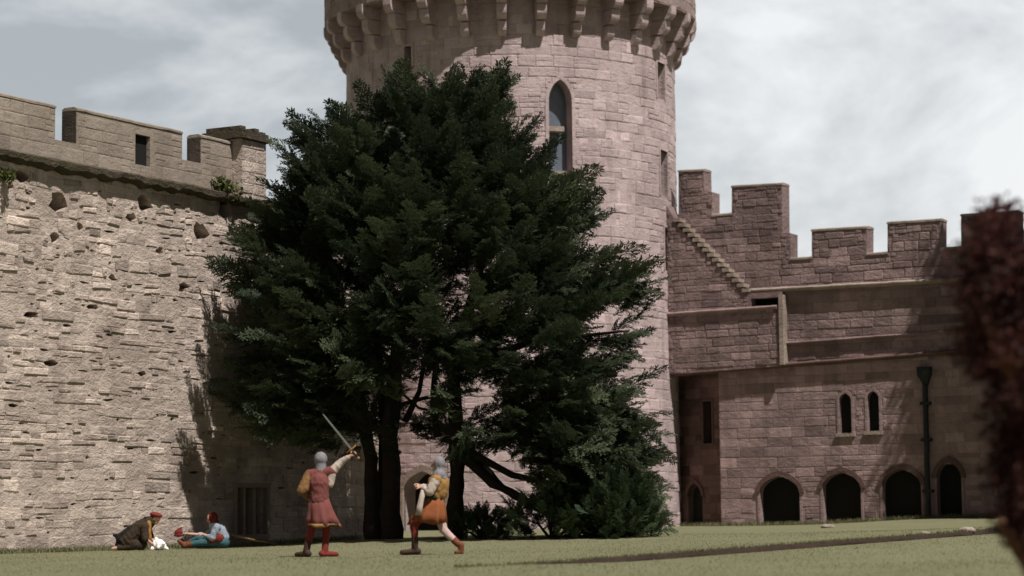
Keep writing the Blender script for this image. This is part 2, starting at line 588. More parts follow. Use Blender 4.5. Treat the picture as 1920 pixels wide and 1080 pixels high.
def box_uvw(mb, S_, u0, u1, v0, v1, w0, w1):
    b = [S_.P(u0, v0, w0), S_.P(u1, v0, w0), S_.P(u1, v1, w0), S_.P(u0, v1, w0)]
    t = [S_.P(u0, v0, w1), S_.P(u1, v0, w1), S_.P(u1, v1, w1), S_.P(u0, v1, w1)]
    mb.hexa(b, t)

# ------------------------------------------------------------------ ground
GP = [(-3.3, 40, 0.0), (-1.2, 40, 0.03), (-10, 46, 0.03), (-7.5, 50, 0.04), (-6.3, 52, 0.05), (-2.7, 51, 0.2), (3.3, 52, 0.24),
      (6, 68, 0.34), (13, 64, 0.50), (5, 69, 0.33), (0, 66, 0.3), (0.67, 33, 0.0), (9.6, 45, 0.33), (4.6, 39, 0.11), (-5, 28, -0.06), (3, 26, -0.05),
      (7.5, 31, 0.02), (0, 8, -0.05), (-12, 30, 0.0), (16, 50, 0.45), (10, 20, -0.02)]
def edge_y(x):
    return 33 + (min(max(x, -3), 14) - 0.67) * 1.344
def edge_z(x):
    y = edge_y(x)
    px = 960 + x / y * F
    return at(px, 1053 - (px - 1050) * 0.0745, y).z
def ground(x, y):
    sw = sz = 0.0
    for gx, gy, gz in GP:
        w = 1.0 / (((x - gx)**2 + (y - gy)**2 * 0.6) + 1.5)**1.6
        sw += w; sz += w * gz
    z = sz / sw + 0.012 * noise.noise(Vector((x * 0.5, y * 0.35, 3)))
    e = y - edge_y(x)
    if -1 < x < 14:
        k_ = math.exp(-(e / 4.5)**2) * min(1, (x + 1) / 2)
        z += k_ * (edge_z(x) - z)
    fade = min(1, max(0, (x - .1) / 1.6))
    return z - 0.075 * fade * (1 if e < 0 else 0) * max(0, min(1, 1 + (e + 1.0) / 14))

def build_ground():
    xs = sorted(set([round(-16 + 0.4 * i, 3) for i in range(81)] + [-400, -200, -100, -60, -35, -22, 20, 26, 36, 60, 100, 200, 400]))
    ws = sorted(set([-400, -200, -90, -50] + [round(-34 + 1.0 * i, 3) for i in range(32)] + [-1.5, -1, -.6, -.3, -.12, -.05, 0.0, .03, .08, .2, .4, .7, 1, 1.5] +
                    [round(2 + 0.6 * i, 3) for i in range(60)] + [42, 50, 70, 110, 200, 400]))
    v, f = [], []
    for w in ws:
        for x in xs:
            k = max(0.0, 1 - max(0, abs(w) - 3) / 45.0)
            y = edge_y(x) * k + 36 * (1 - k) + w
            v.append((x, y, ground(x, y + (1e-4 if w >= 0 else -1e-4)) if w >= 0 or w < -0.04 else ground(x, edge_y(x) - 0.01)))
    nx = len(xs)
    for j in range(len(ws) - 1):
        for i in range(nx - 1):
            f.append((j * nx + i, j * nx + i + 1, (j + 1) * nx + i + 1, (j + 1) * nx + i))
    me = bpy.data.meshes.new('lawn')
    me.from_pydata(v, [], f)
    o = link('lawn', me, M['grass'], None, True)
    tag(o, kind='structure')
    # bare soil on the little bank where the lawn steps down
    mb = MB()
    x = 0.3
    while x < 13:
        rings = []
        for xx in (x, x + 0.2):
            y = edge_y(xx)
            hz = ground(xx, y + .001); lz = ground(xx, y - .03)
            j = 0.035 * noise.noise(Vector((xx * 2.3, 0, 0))) + .02 * noise.noise(Vector((xx * 8, 3, 0)))
            rings.append([(xx, y + 0.02 + j, hz + 0.006), (xx, y - 0.055, hz + 0.004 + j * .4), (xx, y - 0.09, lz + 0.012), (xx, y - 0.095 - 1.5 * j, lz + 0.006)])
        for k in range(3):
            mb.face([rings[0][k], rings[0][k + 1], rings[1][k + 1], rings[1][k]])
        x += 0.2
    tag(mb.build('soil_bank', M['soil'], None, True, weld=0.002), kind='structure')
build_ground()

# ------------------------------------------------------------------ leaves
def quads(name, V, tint, mat, parent=None):
    n = len(V)
    me = bpy.data.meshes.new(name)
    me.vertices.add(n * 4); me.loops.add(n * 4); me.polygons.add(n)
    o = origin_of(parent) if parent is not None else Vector((0, 0, 0))
    me.vertices.foreach_set('co', (V.reshape(-1, 3) - np.array(o)[None, :]).astype(np.float32).ravel())
    me.loops.foreach_set('vertex_index', np.arange(n * 4, dtype=np.int32))
    me.polygons.foreach_set('loop_start', np.arange(0, n * 4, 4, dtype=np.int32))
    me.polygons.foreach_set('loop_total', np.full(n, 4, dtype=np.int32))
    a = me.attributes.new('tint', 'FLOAT', 'FACE')
    a.data.foreach_set('value', tint.astype(np.float32))
    me.update(); me.validate()
    me.materials.append(mat)
    ob = bpy.data.objects.new(name, me)
    COL.objects.link(ob)
    ob.parent = parent
    return ob

def norm(a):
    return a / (np.linalg.norm(a, axis=-1, keepdims=True) + 1e-9)

def leaf_quads(base, direc, side, length, width):
    """lens-shaped leaf quads"""
    L_ = length[:, None]; W_ = width[:, None]
    return np.stack([base, base + direc * L_ * 0.45 + side * W_, base + direc * L_, base + direc * L_ * 0.45 - side * W_], axis=1)

def yew_spray(k):
    """a feathery branchlet of unit length along +x"""
    g = np.random.default_rng(100 + k)
    bs, ds, ss, ls = [], [], [], []
    nt_ = 15
    for i in range(nt_ * 2):
        t = 0.08 + 0.90 * (i / (nt_ * 2)) + g.uniform(-.02, .02)
        sd = 1 if i % 2 else -1
        ln = (0.40 * (1 - t)**0.75 + 0.05) * g.uniform(.7, 1.2)
        ang = R(g.uniform(32, 55)) * sd
        d = np.array([math.cos(ang), math.sin(ang), g.uniform(-.35, .45)]); d /= np.linalg.norm(d)
        b0 = np.array([t, 0, 0.10 * math.sin(t * 2.2)])
        m = max(3, int(ln / 0.034))
        for j in range(m):
            q = b0 + d * ln * (j / m) - np.array([0, 0, 0.10 * (j / m)**2 * ln])
            for s2 in (1, -1):
                pd = np.array([-d[1], d[0], g.uniform(-.5, .5)]) * s2
                ld = d * 0.75 + pd * 0.6 + g.normal(0, .12, 3)
                bs.append(q); ds.append(ld); ss.append(np.cross(ld, [g.uniform(-.5, .5), g.uniform(-.5, .5), 1])); ls.append(g.uniform(.06, .10))
    ds = norm(np.array(ds)); ss = norm(np.array(ss)); ls = np.array(ls)
    return leaf_quads(np.array(bs), ds, ss, ls, ls * 0.20)
SPRAYS = [yew_spray(k) for k in range(6)]

def place_sprays(items):
    """items: (pos, dir, length, tint)"""
    out, tn = [], []
    for i, (p, d, ln, t) in enumerate(items):
        T = SPRAYS[i % 6]
        d = d / np.linalg.norm(d)
        up = np.array([0, 0, 1.0]) + nr.normal(0, .45, 3)
        y = np.cross(up, d); y /= np.linalg.norm(y); z = np.cross(d, y)
        B = np.stack([d, y, z])
        out.append((T.reshape(-1, 3) @ B * ln + p).reshape(-1, 4, 3))
        tn.append(np.clip(t + nr.normal(0, .10, len(T)), 0, 1))
    return np.concatenate(out), np.concatenate(tn)

def broad_cluster(centres, radius, n, size, spread=1.0):
    """loose broad leaves scattered about given centres"""
    C = np.repeat(np.asarray(centres), n, axis=0)
    off = nr.normal(0, 1, C.shape); off = norm(off) * (nr.random((len(C), 1))**0.45) * radius
    off[:, 2] *= spread
    P = C + off
    d = norm(off * 0.6 / radius + nr.normal(0, .6, C.shape) + np.array([0, 0, .15]))
    s = norm(np.cross(d, nr.normal(0, 1, C.shape)))
    ln = nr.uniform(.6, 1.3, len(C)) * size
    t = np.clip(np.repeat(nr.uniform(0.1, .8, len(centres)), n) + nr.normal(0, .18, len(C)), 0, 1)
    return leaf_quads(P, d, s, ln, ln * 0.36), t

# ------------------------------------------------------------------ left curtain wall
W0 = at(0, 800, 46); 
WL = Flat((W0.x, 46.0), (W0.x + 0.493, 46.0 + 0.870))
def lu(px, py, w=0.0):
    return WL.uv(px, py, w)
UL0, UL1 = -6.0, 13.1
LEDGE = 7.88
for px, py in ((0, 290), (250, 335), (500, 382)):
    pass
ledge_v = sum(lu(*p)[1] for p in ((20, 293), (250, 335), (480, 378))) / 3
wall_root = empty('curtain_wall', (WL.P(3, 0)), 'long pale rubble stone curtain wall with brown battlements on the left, partly shaded by the yew', 'castle wall')

# barred window low in the wall, three slots between two mullions
wu0, wv1 = lu(441, 914); wu1, _ = lu(497, 914); _, wv0 = lu(468, 1002)
win_rect = [(wu0, wv0), (wu1, wv0), (wu1, wv1), (wu0, wv1)]
lw_holes = [win_rect]
# putlog holes and missing stones
gaps = []
for px, py, sx_, sy_ in ((110, 385, 34, 46), (104, 446, 22, 16), (246, 408, 22, 16), (272, 380, 34, 22), (376, 434, 28, 36), (497, 455, 32, 44),
                         (344, 537, 22, 18), (421, 391, 20, 30), (40, 330, 26, 16), (20, 345, 12, 20), (150, 425, 14, 12), (210, 520, 20, 10), (175, 575, 24, 9),
                         (95, 680, 24, 10), (265, 700, 20, 9), (60, 590, 30, 9), (300, 470, 16, 12), (25, 760, 18, 9)):
    a = lu(px - sx_ / 2, py + sy_ / 2); b = lu(px + sx_ / 2, py - sy_ / 2)
    mu, mv = (a[0] + b[0]) / 2, (a[1] + b[1]) / 2; hu, hv = abs(b[0] - a[0]) / 2, abs(b[1] - a[1]) / 2
    poly = []
    for k in range(11):
        an = 2 * math.pi * (k + rnd.uniform(-.3, .3)) / 11
        rr = rnd.uniform(.6, 1.3)
        poly.append((mu + hu * rr * math.cos(an), mv + hv * rr * math.sin(an)))
    gaps.append(poly)
for _ in range(300):
    cu, cv = rnd.uniform(UL0 + 1, UL1 - 2.5), rnd.uniform(.35, ledge_v - .35)
    hu, hv = rnd.uniform(.04, .20), rnd.uniform(.012, .032)
    if rnd.random() < .08:
        hu, hv = rnd.uniform(.04, .09), rnd.uniform(.03, .06)
    if any(abs(cu - sum(p[0] for p in g_) / len(g_)) < hu + .32 and abs(cv - sum(p[1] for p in g_) / len(g_)) < .16 + hv for g_ in gaps + lw_holes) or (abs(cu - (wu0 + wu1) / 2) < 1.1 and cv < wv1 + .3):
        continue
    tl = rnd.uniform(-.06, .06)
    gaps.append([(cu + hu * c_ * rnd.uniform(.8, 1.1), cv + hv * s_ * rnd.uniform(.5, 1.3) + tl * hu * c_) for c_, s_ in ((-1, 0), (-.5, -.9), (.1, -1), (.6, -.7), (1, .1), (.5, .9), (-.2, 1), (-.7, .7))])
mb = MB()
outer = [(UL0, -1.0), (UL1, -1.0), (UL1, ledge_v), (UL0, ledge_v)]
wall_body(mb, WL, outer, lw_holes + gaps, 0.75)
ok = clear_of(None, lw_holes + gaps, 0.0)
v_mid = ledge_v - 2.6
courses(mb, WL, UL0, UL1, -0.2, 1.5, (.22, .36), (.4, 1.1), .016, (-.010, .030), ok, .016, .05, .17)
courses(mb, WL, UL0, UL1, 1.5, v_mid, (.10, .24), (.25, 1.05), .015, (-.013, .032), ok, .014, .05, .17, .02)
courses(mb, WL, UL0, UL1, v_mid, ledge_v - .02, (.10, .26), (.16, .7), .016, (-.022, .036), ok, .022, .08, .20, .06)
face = mb.build('stone_face', M['rubble'], wall_root)
back = MB()
box_uvw(back, WL, UL0, UL1, -1.0, ledge_v - 0.02, -2.2, -0.76)
back.build('wall_core', M['moss'], wall_root)
# the wall turns back to the tower behind the yew
c0 = WL.P(UL1, 0)
WR = Flat((c0.x + 0.02, c0.y), (c0.x + 0.35, 67.2))
mb = MB()
wall_body(mb, WR, [(0, -1), (WR.len, -1), (WR.len, ledge_v), (0, ledge_v)], [], 0.9)
courses(mb, WR, 0, WR.len, -.2, ledge_v, (.14, .30), (.3, .8), .022, (.012, .05), clear_of(None, []), .014, .06, .14)
mb.build('return_wall', M['rubble'], wall_root)
# ledge
mb = MB()
bar(mb, WL, (UL0, ledge_v - 0.02), (UL1, ledge_v - 0.02), [(-.13, -.3), (-.13, .07), (-.06, .21), (.05, .22), (.11, .04), (.11, -.3)], 160, 0.05)
mb.build('ledge', M['moss'], wall_root, False, weld=.0005)
# parapet with merlons
def lv(px, py):
    return lu(px, py)
t1 = (lu(50, 190)[1] + lu(107, 200)[1]) / 2
t2 = (lu(150, 211)[1] + lu(340, 245)[1]) / 2
t3 = lu(405, 262)[1]
g1 = lu(116, 263)[1]; g2 = lu(352, 300)[1]
U = lambda px, py: lu(px, py)[0]
pv0 = ledge_v + .10
uA0, uA1 = U(107, 230), U(147, 230)
uB0, uB1 = U(345, 270), U(380, 285)
uP0, uP1 = U(455, 300), U(500, 300)
topo = [(UL0, pv0), (uP0 + .2, pv0), (uP0 + .2, t3), (uB1, t3), (uB1, g2), (uB0, g2), (uB0, t2), (uA1, t2), (uA1, g1), (uA0, g1), (uA0, t1), (UL0, t1)]
lo0 = lu(257, 307); lo1 = lu(285, 256)
loop = [(lo0[0], lo0[1]), (lo1[0], lo0[1]), (lo1[0], lo1[1]), (lo0[0], lo1[1])]
mb = MB()
WP = Flat((WL.o.x, WL.o.y), (WL.o.x + .493, WL.o.y + .870), -0.05)
wall_body(mb, WP, topo, [loop], 0.38)
courses(mb, WP, UL0, uP0 + .2, pv0, t1, (.20, .30), (.35, .8), .008, (.006, .014), clear_of(topo, [loop]), .004, .01, .08)
par = mb.build('parapet', M['parapet'], wall_root)
mb = MB()
for a, b, t in ((UL0, uA0 + .01, t1), (uA1 - .01, uB0 + .01, t2), (uB1 - .01, uP0 - .3, t3)):
    bar(mb, WP, (a, t + .003), (b, t + .003), [(-.0, -.385), (-.012, .018), (.03, .018), (.07, -.06), (.07, -.32), (.03, -.385)], max(2, int((b - a) / .25)), 0.012)
mb.build('merlon_coping', M['parapet'], wall_root, False, weld=.0005)
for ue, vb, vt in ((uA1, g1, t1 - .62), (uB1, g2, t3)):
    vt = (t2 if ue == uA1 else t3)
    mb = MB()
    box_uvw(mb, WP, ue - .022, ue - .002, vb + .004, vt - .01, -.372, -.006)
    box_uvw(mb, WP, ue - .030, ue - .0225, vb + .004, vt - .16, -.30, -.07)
    mb.build('merlon_end_shade', M['end_shade'], wall_root)  # dark slabs paint shade onto the merlons' end faces
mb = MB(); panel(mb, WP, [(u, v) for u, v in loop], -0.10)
mb.build('loophole_shade', M['void'], wall_root)  # dark panel paints the shade inside the loophole
# square pier at the end of the parapet
pr_t = lu(470, 268)[1]
mb = MB()
uP0, uP1 = lu(455, 300, .25)[0], lu(500, 300, .25)[0]
box_uvw(mb, WP, uP0, uP1, pv0 - .1, pr_t, -.75, .28)
courses(mb, Flat(WP.P(uP0, 0, .28).xy, WP.P(uP1, 0, .28).xy), 0, uP1 - uP0, pv0, pr_t, (.24, .34), (.35, .6), .012, (.008, .02), clear_of(None, []), .005, 0, .1)
pier = mb.build('end_pier', M['rubble'], wall_root)
mb = MB()
cv = pr_t + .004
box_uvw(mb, WP, uP0 - .12, uP1 + .10, cv, cv + .10, -.86, .38)
box_uvw(mb, WP, uP0 - .06, uP1 + .04, cv + .104, cv + .19, -.80, .33)
for k in range(4):
    a = uP0 - .06 + (uP1 - uP0 + .1) * k / 4
    box_uvw(mb, WP, a + .02, a + (uP1 - uP0) / 4 - .03, cv + .194, cv + .24 + .05 * (k % 2 == 0), -.7, .28)
mb.build('pier_cap', M['moss'], pier)
# window
mb = MB()
wf = .10
fr_o = [(wu0 - wf, wv0 - wf), (wu1 + wf, wv0 - wf), (wu1 + wf, wv1 + wf), (wu0 - wf, wv1 + wf), (wu0 - wf, wv0 - wf)]
fr_i = [(wu0, wv0), (wu1, wv0), (wu1, wv1), (wu0, wv1), (wu0, wv0)]
ring(mb, WL, fr_i, fr_o, -.05, .07)
for k in (1, 2):
    m_ = wu0 + (wu1 - wu0) * k / 3
    box_uvw(mb, WL, m_ - .045, m_ + .045, wv0, wv1, -.22, -.02)
wnd = mb.build('mullioned_window', M['parapet'], wall_root)
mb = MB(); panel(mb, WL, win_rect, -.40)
mb.build('window_void', M['void'], wnd)  # dark panel paints the unlit space behind the mullions

# little plants on the wall
def tuft(px, py, size, n, label, w=.12, leaf=.10):
    u, v = lu(px, py, w)
    p = WL.P(u, v, w)
    cs = [np.array(p) + nr.normal(0, 1, 3) * np.array([.4, .4, .3]) * size for _ in range(n)]
    V, t = broad_cluster(cs, size * .38, 26, leaf)
    root = empty('wall_plant', p - Vector((0, 0, size * .4)), label, 'plant', 'plants rooted in the curtain wall')
    quads('foliage', V, t, M['fern'], root)
    mb = MB()
    for c in cs[:5]:
        mb.tube([p - Vector((0, 0, size * .4)) - WL.n * w * .8, (p + Vector(c)) / 2 - WL.n * .04, Vector(c)], [.02, .014, .006], 5)
    mb.build('stem', M['bark'], root)
tuft(425, 348, .38, 16, 'yellow-green bushy plant on the mossy ledge beside the end pier')
tuft(12, 330, .16, 6, 'small green tuft in the wall just under the ledge, far left')

# ------------------------------------------------------------------ round tower
TD = 70.0
TR = TD * math.sin(math.atan(311 / F))
tcx = at(961, 500, TD).x
T = Round((tcx, TD), TR)
tower = empty('castle_tower', (tcx, TD, 0.3), 'tall round pink-grey stone tower with projecting corbels, behind the yew', 'tower')
half = math.pi * TR
cor_b = T.uv(905, 86, .05)[1] + .26          # underside of the corbels
drum_b = at(612, 60, TD).z             # underside of the overhanging parapet
openings = []                          # (u0,u1,v0,v1,spring or None)
def t_open(x0, x1, y0, y1, spring=None):
    a = T.uv(x0, y1); b = T.uv(x1, y0)
    sp = T.uv((x0 + x1) / 2, spring)[1] if spring else None
    o = (a[0], b[0], a[1], b[1], sp)
    openings.append(o)
    return o
lancet = t_open(1030, 1071, 150, 320, 190)
slits = [t_open(759, 772, 86, 134), t_open(1232, 1245, 121, 183), t_open(1238, 1250, 285, 366), t_open(1246, 1253, 428, 506)]
door_void = t_open(757, 832, 883, 1010, 925)
TV0, TV1 = -1.0, drum_b + .4
us = sorted(set([round(-half + 2 * half * k / 120, 5) for k in range(121)] + [x for o in openings for x in o[:2]]))
vs = sorted(set([round(TV0 + (TV1 - TV0) * k / 16, 5) for k in range(17)] + [x for o in openings for x in o[2:4]]))
mb = MB()
for i in range(len(us) - 1):
    for j in range(len(vs) - 1):
        mu, mv = (us[i] + us[i + 1]) / 2, (vs[j] + vs[j + 1]) / 2
        if any(o[0] < mu < o[1] and o[2] < mv < o[3] for o in openings):
            continue
        mb.face([T.P(us[i], vs[j]), T.P(us[i + 1], vs[j]), T.P(us[i + 1], vs[j + 1]), T.P(us[i], vs[j + 1])])
hole_polys = []
for u0, u1, v0, v1, sp in openings:
    dp = -.55
    for a, b in (((u0, v0), (u0, v1)), ((u0, v1), (u1, v1)), ((u1, v1), (u1, v0)), ((u1, v0), (u0, v0))):
        mb.face([T.P(*a, 0), T.P(*a, dp), T.P(*b, dp), T.P(*b, 0)])
    if sp:
        ol = arch(u0, u1, v0, sp, v1)
        hole_polys.append(ol)
        pts = ol[1:-1]; n = len(pts) // 2
        for side, crn in ((pts[:n + 1], (u0, v1)), (pts[n:], (u1, v1))):
            for a, b in zip(side[:-1], side[1:]):
                tri = [crn, a, b]
                mb.face([T.P(*p, -.006) for p in tri])
                mb.face([T.P(*a, 0), T.P(*b, 0), T.P(*b, dp), T.P(*a, dp)])
    else:
        hole_polys.append([(u0, v0), (u1, v0), (u1, v1), (u0, v1)])
courses(mb, T, -half * .62, half * .62, -.2, drum_b + .3, (.24, .36), (.35, .95), .015, (.004, .026), clear_of(None, hole_polys, .015), .007, .03, .085, .004, .05)
mb.build('tower_wall', M['tower'], tower)
# windows
def t_window(o, name, pane_or_void_mat, frame_w, depth=.42, sill=True, mat='tower'):
    u0, u1, v0, v1, sp = o
    if sp:
        inn = arch(u0, u1, v0, sp, v1); out = arch(u0 - frame_w, u1 + frame_w, v0, sp, v1 + frame_w * 1.25)
    else:
        inn = [(u0, v0), (u0, v1), (u1, v1), (u1, v0)]; out = [(u0 - frame_w, v0), (u0 - frame_w, v1 + frame_w), (u1 + frame_w, v1 + frame_w), (u1 + frame_w, v0)]
    mb = MB()
    ring(mb, T, inn, out, -.1, .035)
    f_ = mb.build(name, M[mat], tower)
    mb = MB()
    panel(mb, T, inn, -depth)
    mb.build('pane_or_void' if name != 'doorway' else 'door_void', pane_or_void_mat, f_)
    if sill:
        mb = MB(); box_uvw(mb, T, u0 - frame_w, u1 + frame_w, v0 - .12, v0 - .002, -.4, .07)
        mb.build('sill', M['coping'], f_)
    return f_
lw = t_window(lancet, 'lancet_window', M['glass'], .10)
u0, u1, v0, v1, sp = lancet
tv = T.uv(1045, 241)[1]
mb = MB(); box_uvw(mb, T, u0, u1 - .22, tv - .07, tv + .07, -.40, -.02)
mb.build('transom', M['coping'], lw)
for o in slits:
    t_window(o, 'arrow_slit', M['void'], .06, .30, False)  # backed by dark panels for the unlit tower inside
t_window(door_void, 'doorway', M['void'], .16, .50, False, 'coping')  # dark panel stands for the unlit passage
# corbels: three rounded steps each
NC = 30
prof = []
c_h = drum_b - cor_b
steps = [(0.0, .26), (.36, .50), (.70, .70)]
def corbel_mesh(a0):
    mb = MB()
    wdt = .115
    for fr, pj in steps:
        z0 = cor_b + c_h * fr; z1 = cor_b + c_h * (fr + .33) - .004
        pts = []
        nn = 5
        for k in range(nn + 1):
            an = math.pi / 2 * k / nn
            pts.append((pj - (z1 - z0) * .55 * (1 - math.sin(an)), z0 + (z1 - z0) * .55 * (1 - math.cos(an))))
        pl = [(-.05, z0)] + pts + [(pj, z1), (-.05, z1)]
        rings = [[T.P(a0 + s_ * (wdt + .012 * (fr > .3)), z, w) for w, z in pl] for s_ in (-1, 1)]
        mb.loft(rings)
    return mb
off = T.uv(942, 85, .2)[0]
for k in range(NC):
    a0 = off + 2 * math.pi * TR * k / NC
    corbel_mesh(a0).build('corbel', M['tower'], tower)
# overhanging parapet drum
D_ = Round((tcx, TD), TR + .66)
mb = MB()
hd = math.pi * D_.r
n = 96
for k in range(n):
    a, b = -hd + 2 * hd * k / n, -hd + 2 * hd * (k + 1) / n
    mb.face([D_.P(a, drum_b), D_.P(b, drum_b), D_.P(b, drum_b + 2.6), D_.P(a, drum_b + 2.6)])
    mb.face([D_.P(a, drum_b, -.70), D_.P(b, drum_b, -.70), D_.P(b, drum_b), D_.P(a, drum_b)])
    mb.face([D_.P(a, drum_b + 2.6), D_.P(b, drum_b + 2.6), D_.P(b, drum_b + 2.6, -.6), D_.P(a, drum_b + 2.6, -.6)])
    mb.face([D_.P(b, drum_b + .1, -.6), D_.P(a, drum_b + .1, -.6), D_.P(a, drum_b + 2.6, -.6), D_.P(b, drum_b + 2.6, -.6)])
courses(mb, D_, -hd * .6, hd * .6, drum_b + .02, drum_b + 2.5, (.28, .36), (.4, .9), .013, (.008, .025), clear_of(None, []), .006, 0, .09)
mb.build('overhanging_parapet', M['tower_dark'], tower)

# ------------------------------------------------------------------ right hand range
A0 = at(1258, 800, 68.2); A1 = at(1900, 800, 63.3)
W = Flat(A0.xy, A1.xy)
rng = empty('castle_range', W.P(6, .3), 'red-brown stone castle range with crenellated top and pointed arches, right of the tower', 'castle building')
def ru(px, py, w=0.0):
    return W.uv(px, py, w)
UE = W.len + 1.0
def sub(off):
    s = Flat(A0.xy, A1.xy, off)
    return s
# string courses: (photo line) -> constant-ish height lines on the wall
def line(x0, y0, x1, y1, w=0.0):
    return ru(x0, y0, w), ru(x1, y1, w)
s3a, s3b = line(1258, 703, 1800, 661)
s2a, s2b = line(1480, 645, 1800, 621)
s1a, s1b = line(1395, 548, 1800, 526)
sLa, sLb = line(1258, 592, 1463, 578)
def along(a, b, u):
    return a[1] + (b[1] - a[1]) * (u - a[0]) / (b[0] - a[0])
uc = ru(1350, 850)[0]; ub = ru(1465, 620)[0]
# lower wall with arches and lancets
arches = []
for x0, x1, ysp, yap in ((1425, 1500, 924, 893), (1543, 1615, 915, 886), (1655, 1728, 910, 880), (1758, 1804, 896, 866)):
    l = ru(x0, 940)[0]; r = ru(x1, 940)[0]; xm = (x0 + x1) / 2
    arches.append((l, r, -.9, ru(xm, ysp)[1], ru(xm, yap)[1]))
lancs = []
for x0, x1, yb, ysp, yap in ((1574, 1597, 812, 752, 737), (1627, 1649, 808, 748, 733)):
    l = ru(x0, 780)[0]; r = ru(x1, 780)[0]; xm = (x0 + x1) / 2
    lancs.append((l, r, ru(xm, yb)[1], ru(xm, ysp)[1], ru(xm, yap)[1]))
a_polys = [arch(*a) for a in arches]; l_polys = [arch(*a) for a in lancs]
low_out = [(uc, -1.0), (UE, -1.0), (UE, along(s3a, s3b, UE)), (uc, along(s3a, s3b, uc))]
# arches run down through the foot of the wall: cut them from the outline
foot = [(uc, -1.0)]
for p, a in zip(a_polys, arches):
    foot += [(a[0], -1.0)] + p[1:-1] + [(a[1], -1.0)]
foot += [(UE, -1.0), (UE, along(s3a, s3b, UE)), (uc, along(s3a, s3b, uc))]
mb = MB()
wall_body(mb, W, foot, l_polys, .9)
courses(mb, W, uc, UE, -.2, along(s3a, s3b, UE), (.20, .32), (.35, .9), .008, (.005, .016), clear_of(foot, l_polys, .02), .005, .02, .15, 0, .10)
mb.build('lower_wall', M['red_pale'], rng)
for p, a in zip(a_polys, arches):
    l, r, b_, sp, ap = a
    ow = .13
    out = arch(l - ow, r + ow, b_, sp, ap + ow * 1.3)
    mb = MB()
    ring(mb, W, p[1:-1], out[1:-1], -.10, .06)
    d_ = mb.build('arched_doorway', M['red_dark'], rng)
    for i_, o_ in (([p[0], p[1]], [(l - .07, b_), (l - .07, sp)]), ([p[-2], p[-1]], [(r + .07, sp), (r + .07, b_)])):
        mb2 = MB(); ring(mb2, W, i_, o_, -.10, .025); mb2.build('jamb', M['red_pale'], d_)
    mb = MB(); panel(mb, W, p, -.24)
    mb.build('door_void', M['void'], d_)  # near-black panel stands for the dark passage behind the arch
for p, a in zip(l_polys, lancs):
    l, r, b_, sp, ap = a
    mb = MB()
    ring(mb, W, p, arch(l - .07, r + .07, b_, sp, ap + .09), -.10, .03)
    f_ = mb.build('lancet_window', M['red_pale'], rng)
    mb = MB(); panel(mb, W, p, -.16)
    mb.build('pane_or_void', M['void'], f_)  # dark fill stands for the unlit interior
    mb = MB(); box_uvw(mb, W, l - .10, r + .10, b_ - .10, b_ - .003, -.3, .07)
    mb.build('sill', M['coping'], f_)
# facet turning away to the tower, its shade painted in with darker stone
c1 = W.P(uc, 0, -.02)
WF = Flat((A0 + Vector((-.55, 2.3, 0))).xy, c1.xy)
fo = WF.uv(1291, 985); fo2 = WF.uv(1318, 985)
fd = arch(fo[0], fo2[0], -.9, WF.uv(1304, 930)[1], WF.uv(1304, 906)[1])
fs0 = WF.uv(1320, 832); fs1 = WF.uv(1335, 752)
fsl = [(fs0[0], fs0[1]), (fs1[0], fs0[1]), (fs1[0], fs1[1]), (fs0[0], fs1[1])]
top_f = along(s3a, s3b, 0) + .35
f_out = [(0, -1.0), (fo[0], -1.0)] + fd[1:-1] + [(fo2[0], -1.0), (WF.len, -1.0), (WF.len, top_f), (0, top_f)]
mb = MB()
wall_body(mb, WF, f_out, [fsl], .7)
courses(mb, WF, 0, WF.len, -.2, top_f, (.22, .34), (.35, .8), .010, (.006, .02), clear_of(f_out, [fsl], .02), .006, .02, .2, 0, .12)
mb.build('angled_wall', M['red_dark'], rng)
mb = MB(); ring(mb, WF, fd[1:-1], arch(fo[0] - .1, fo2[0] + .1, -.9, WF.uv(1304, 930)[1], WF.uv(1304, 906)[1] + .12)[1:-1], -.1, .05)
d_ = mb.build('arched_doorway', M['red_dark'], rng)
mb = MB(); panel(mb, WF, fd, -.2); mb.build('door_void', M['void'], d_)  # dark panel, painted shade of the doorway
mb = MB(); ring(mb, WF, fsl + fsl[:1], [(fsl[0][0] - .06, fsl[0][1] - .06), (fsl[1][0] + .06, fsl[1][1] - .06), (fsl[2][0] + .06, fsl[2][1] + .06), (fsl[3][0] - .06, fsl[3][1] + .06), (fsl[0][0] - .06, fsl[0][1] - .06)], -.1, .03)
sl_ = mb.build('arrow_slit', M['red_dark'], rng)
mb = MB(); panel(mb, WF, fsl, -.3); mb.build('pane_or_void', M['void'], sl_)  # dark fill paints the depth of the slit
# middle wall, right of the pilaster
mb = MB()
WM = sub(-.04)
mo = [(ub, along(s3a, s3b, ub)), (UE, along(s3a, s3b, UE)), (UE, along(s1a, s1b, UE)), (ub, along(s1a, s1b, ub))]
wall_body(mb, WM, mo, [], .8)
courses(mb, WM, ub, UE, along(s3a, s3b, UE) - .6, along(s1a, s1b, ub), (.18, .30), (.3, .85), .010, (.006, .022), clear_of(mo, []), .008, .03, .16, 0, .08)
mb.build('middle_wall', M['red'], rng)
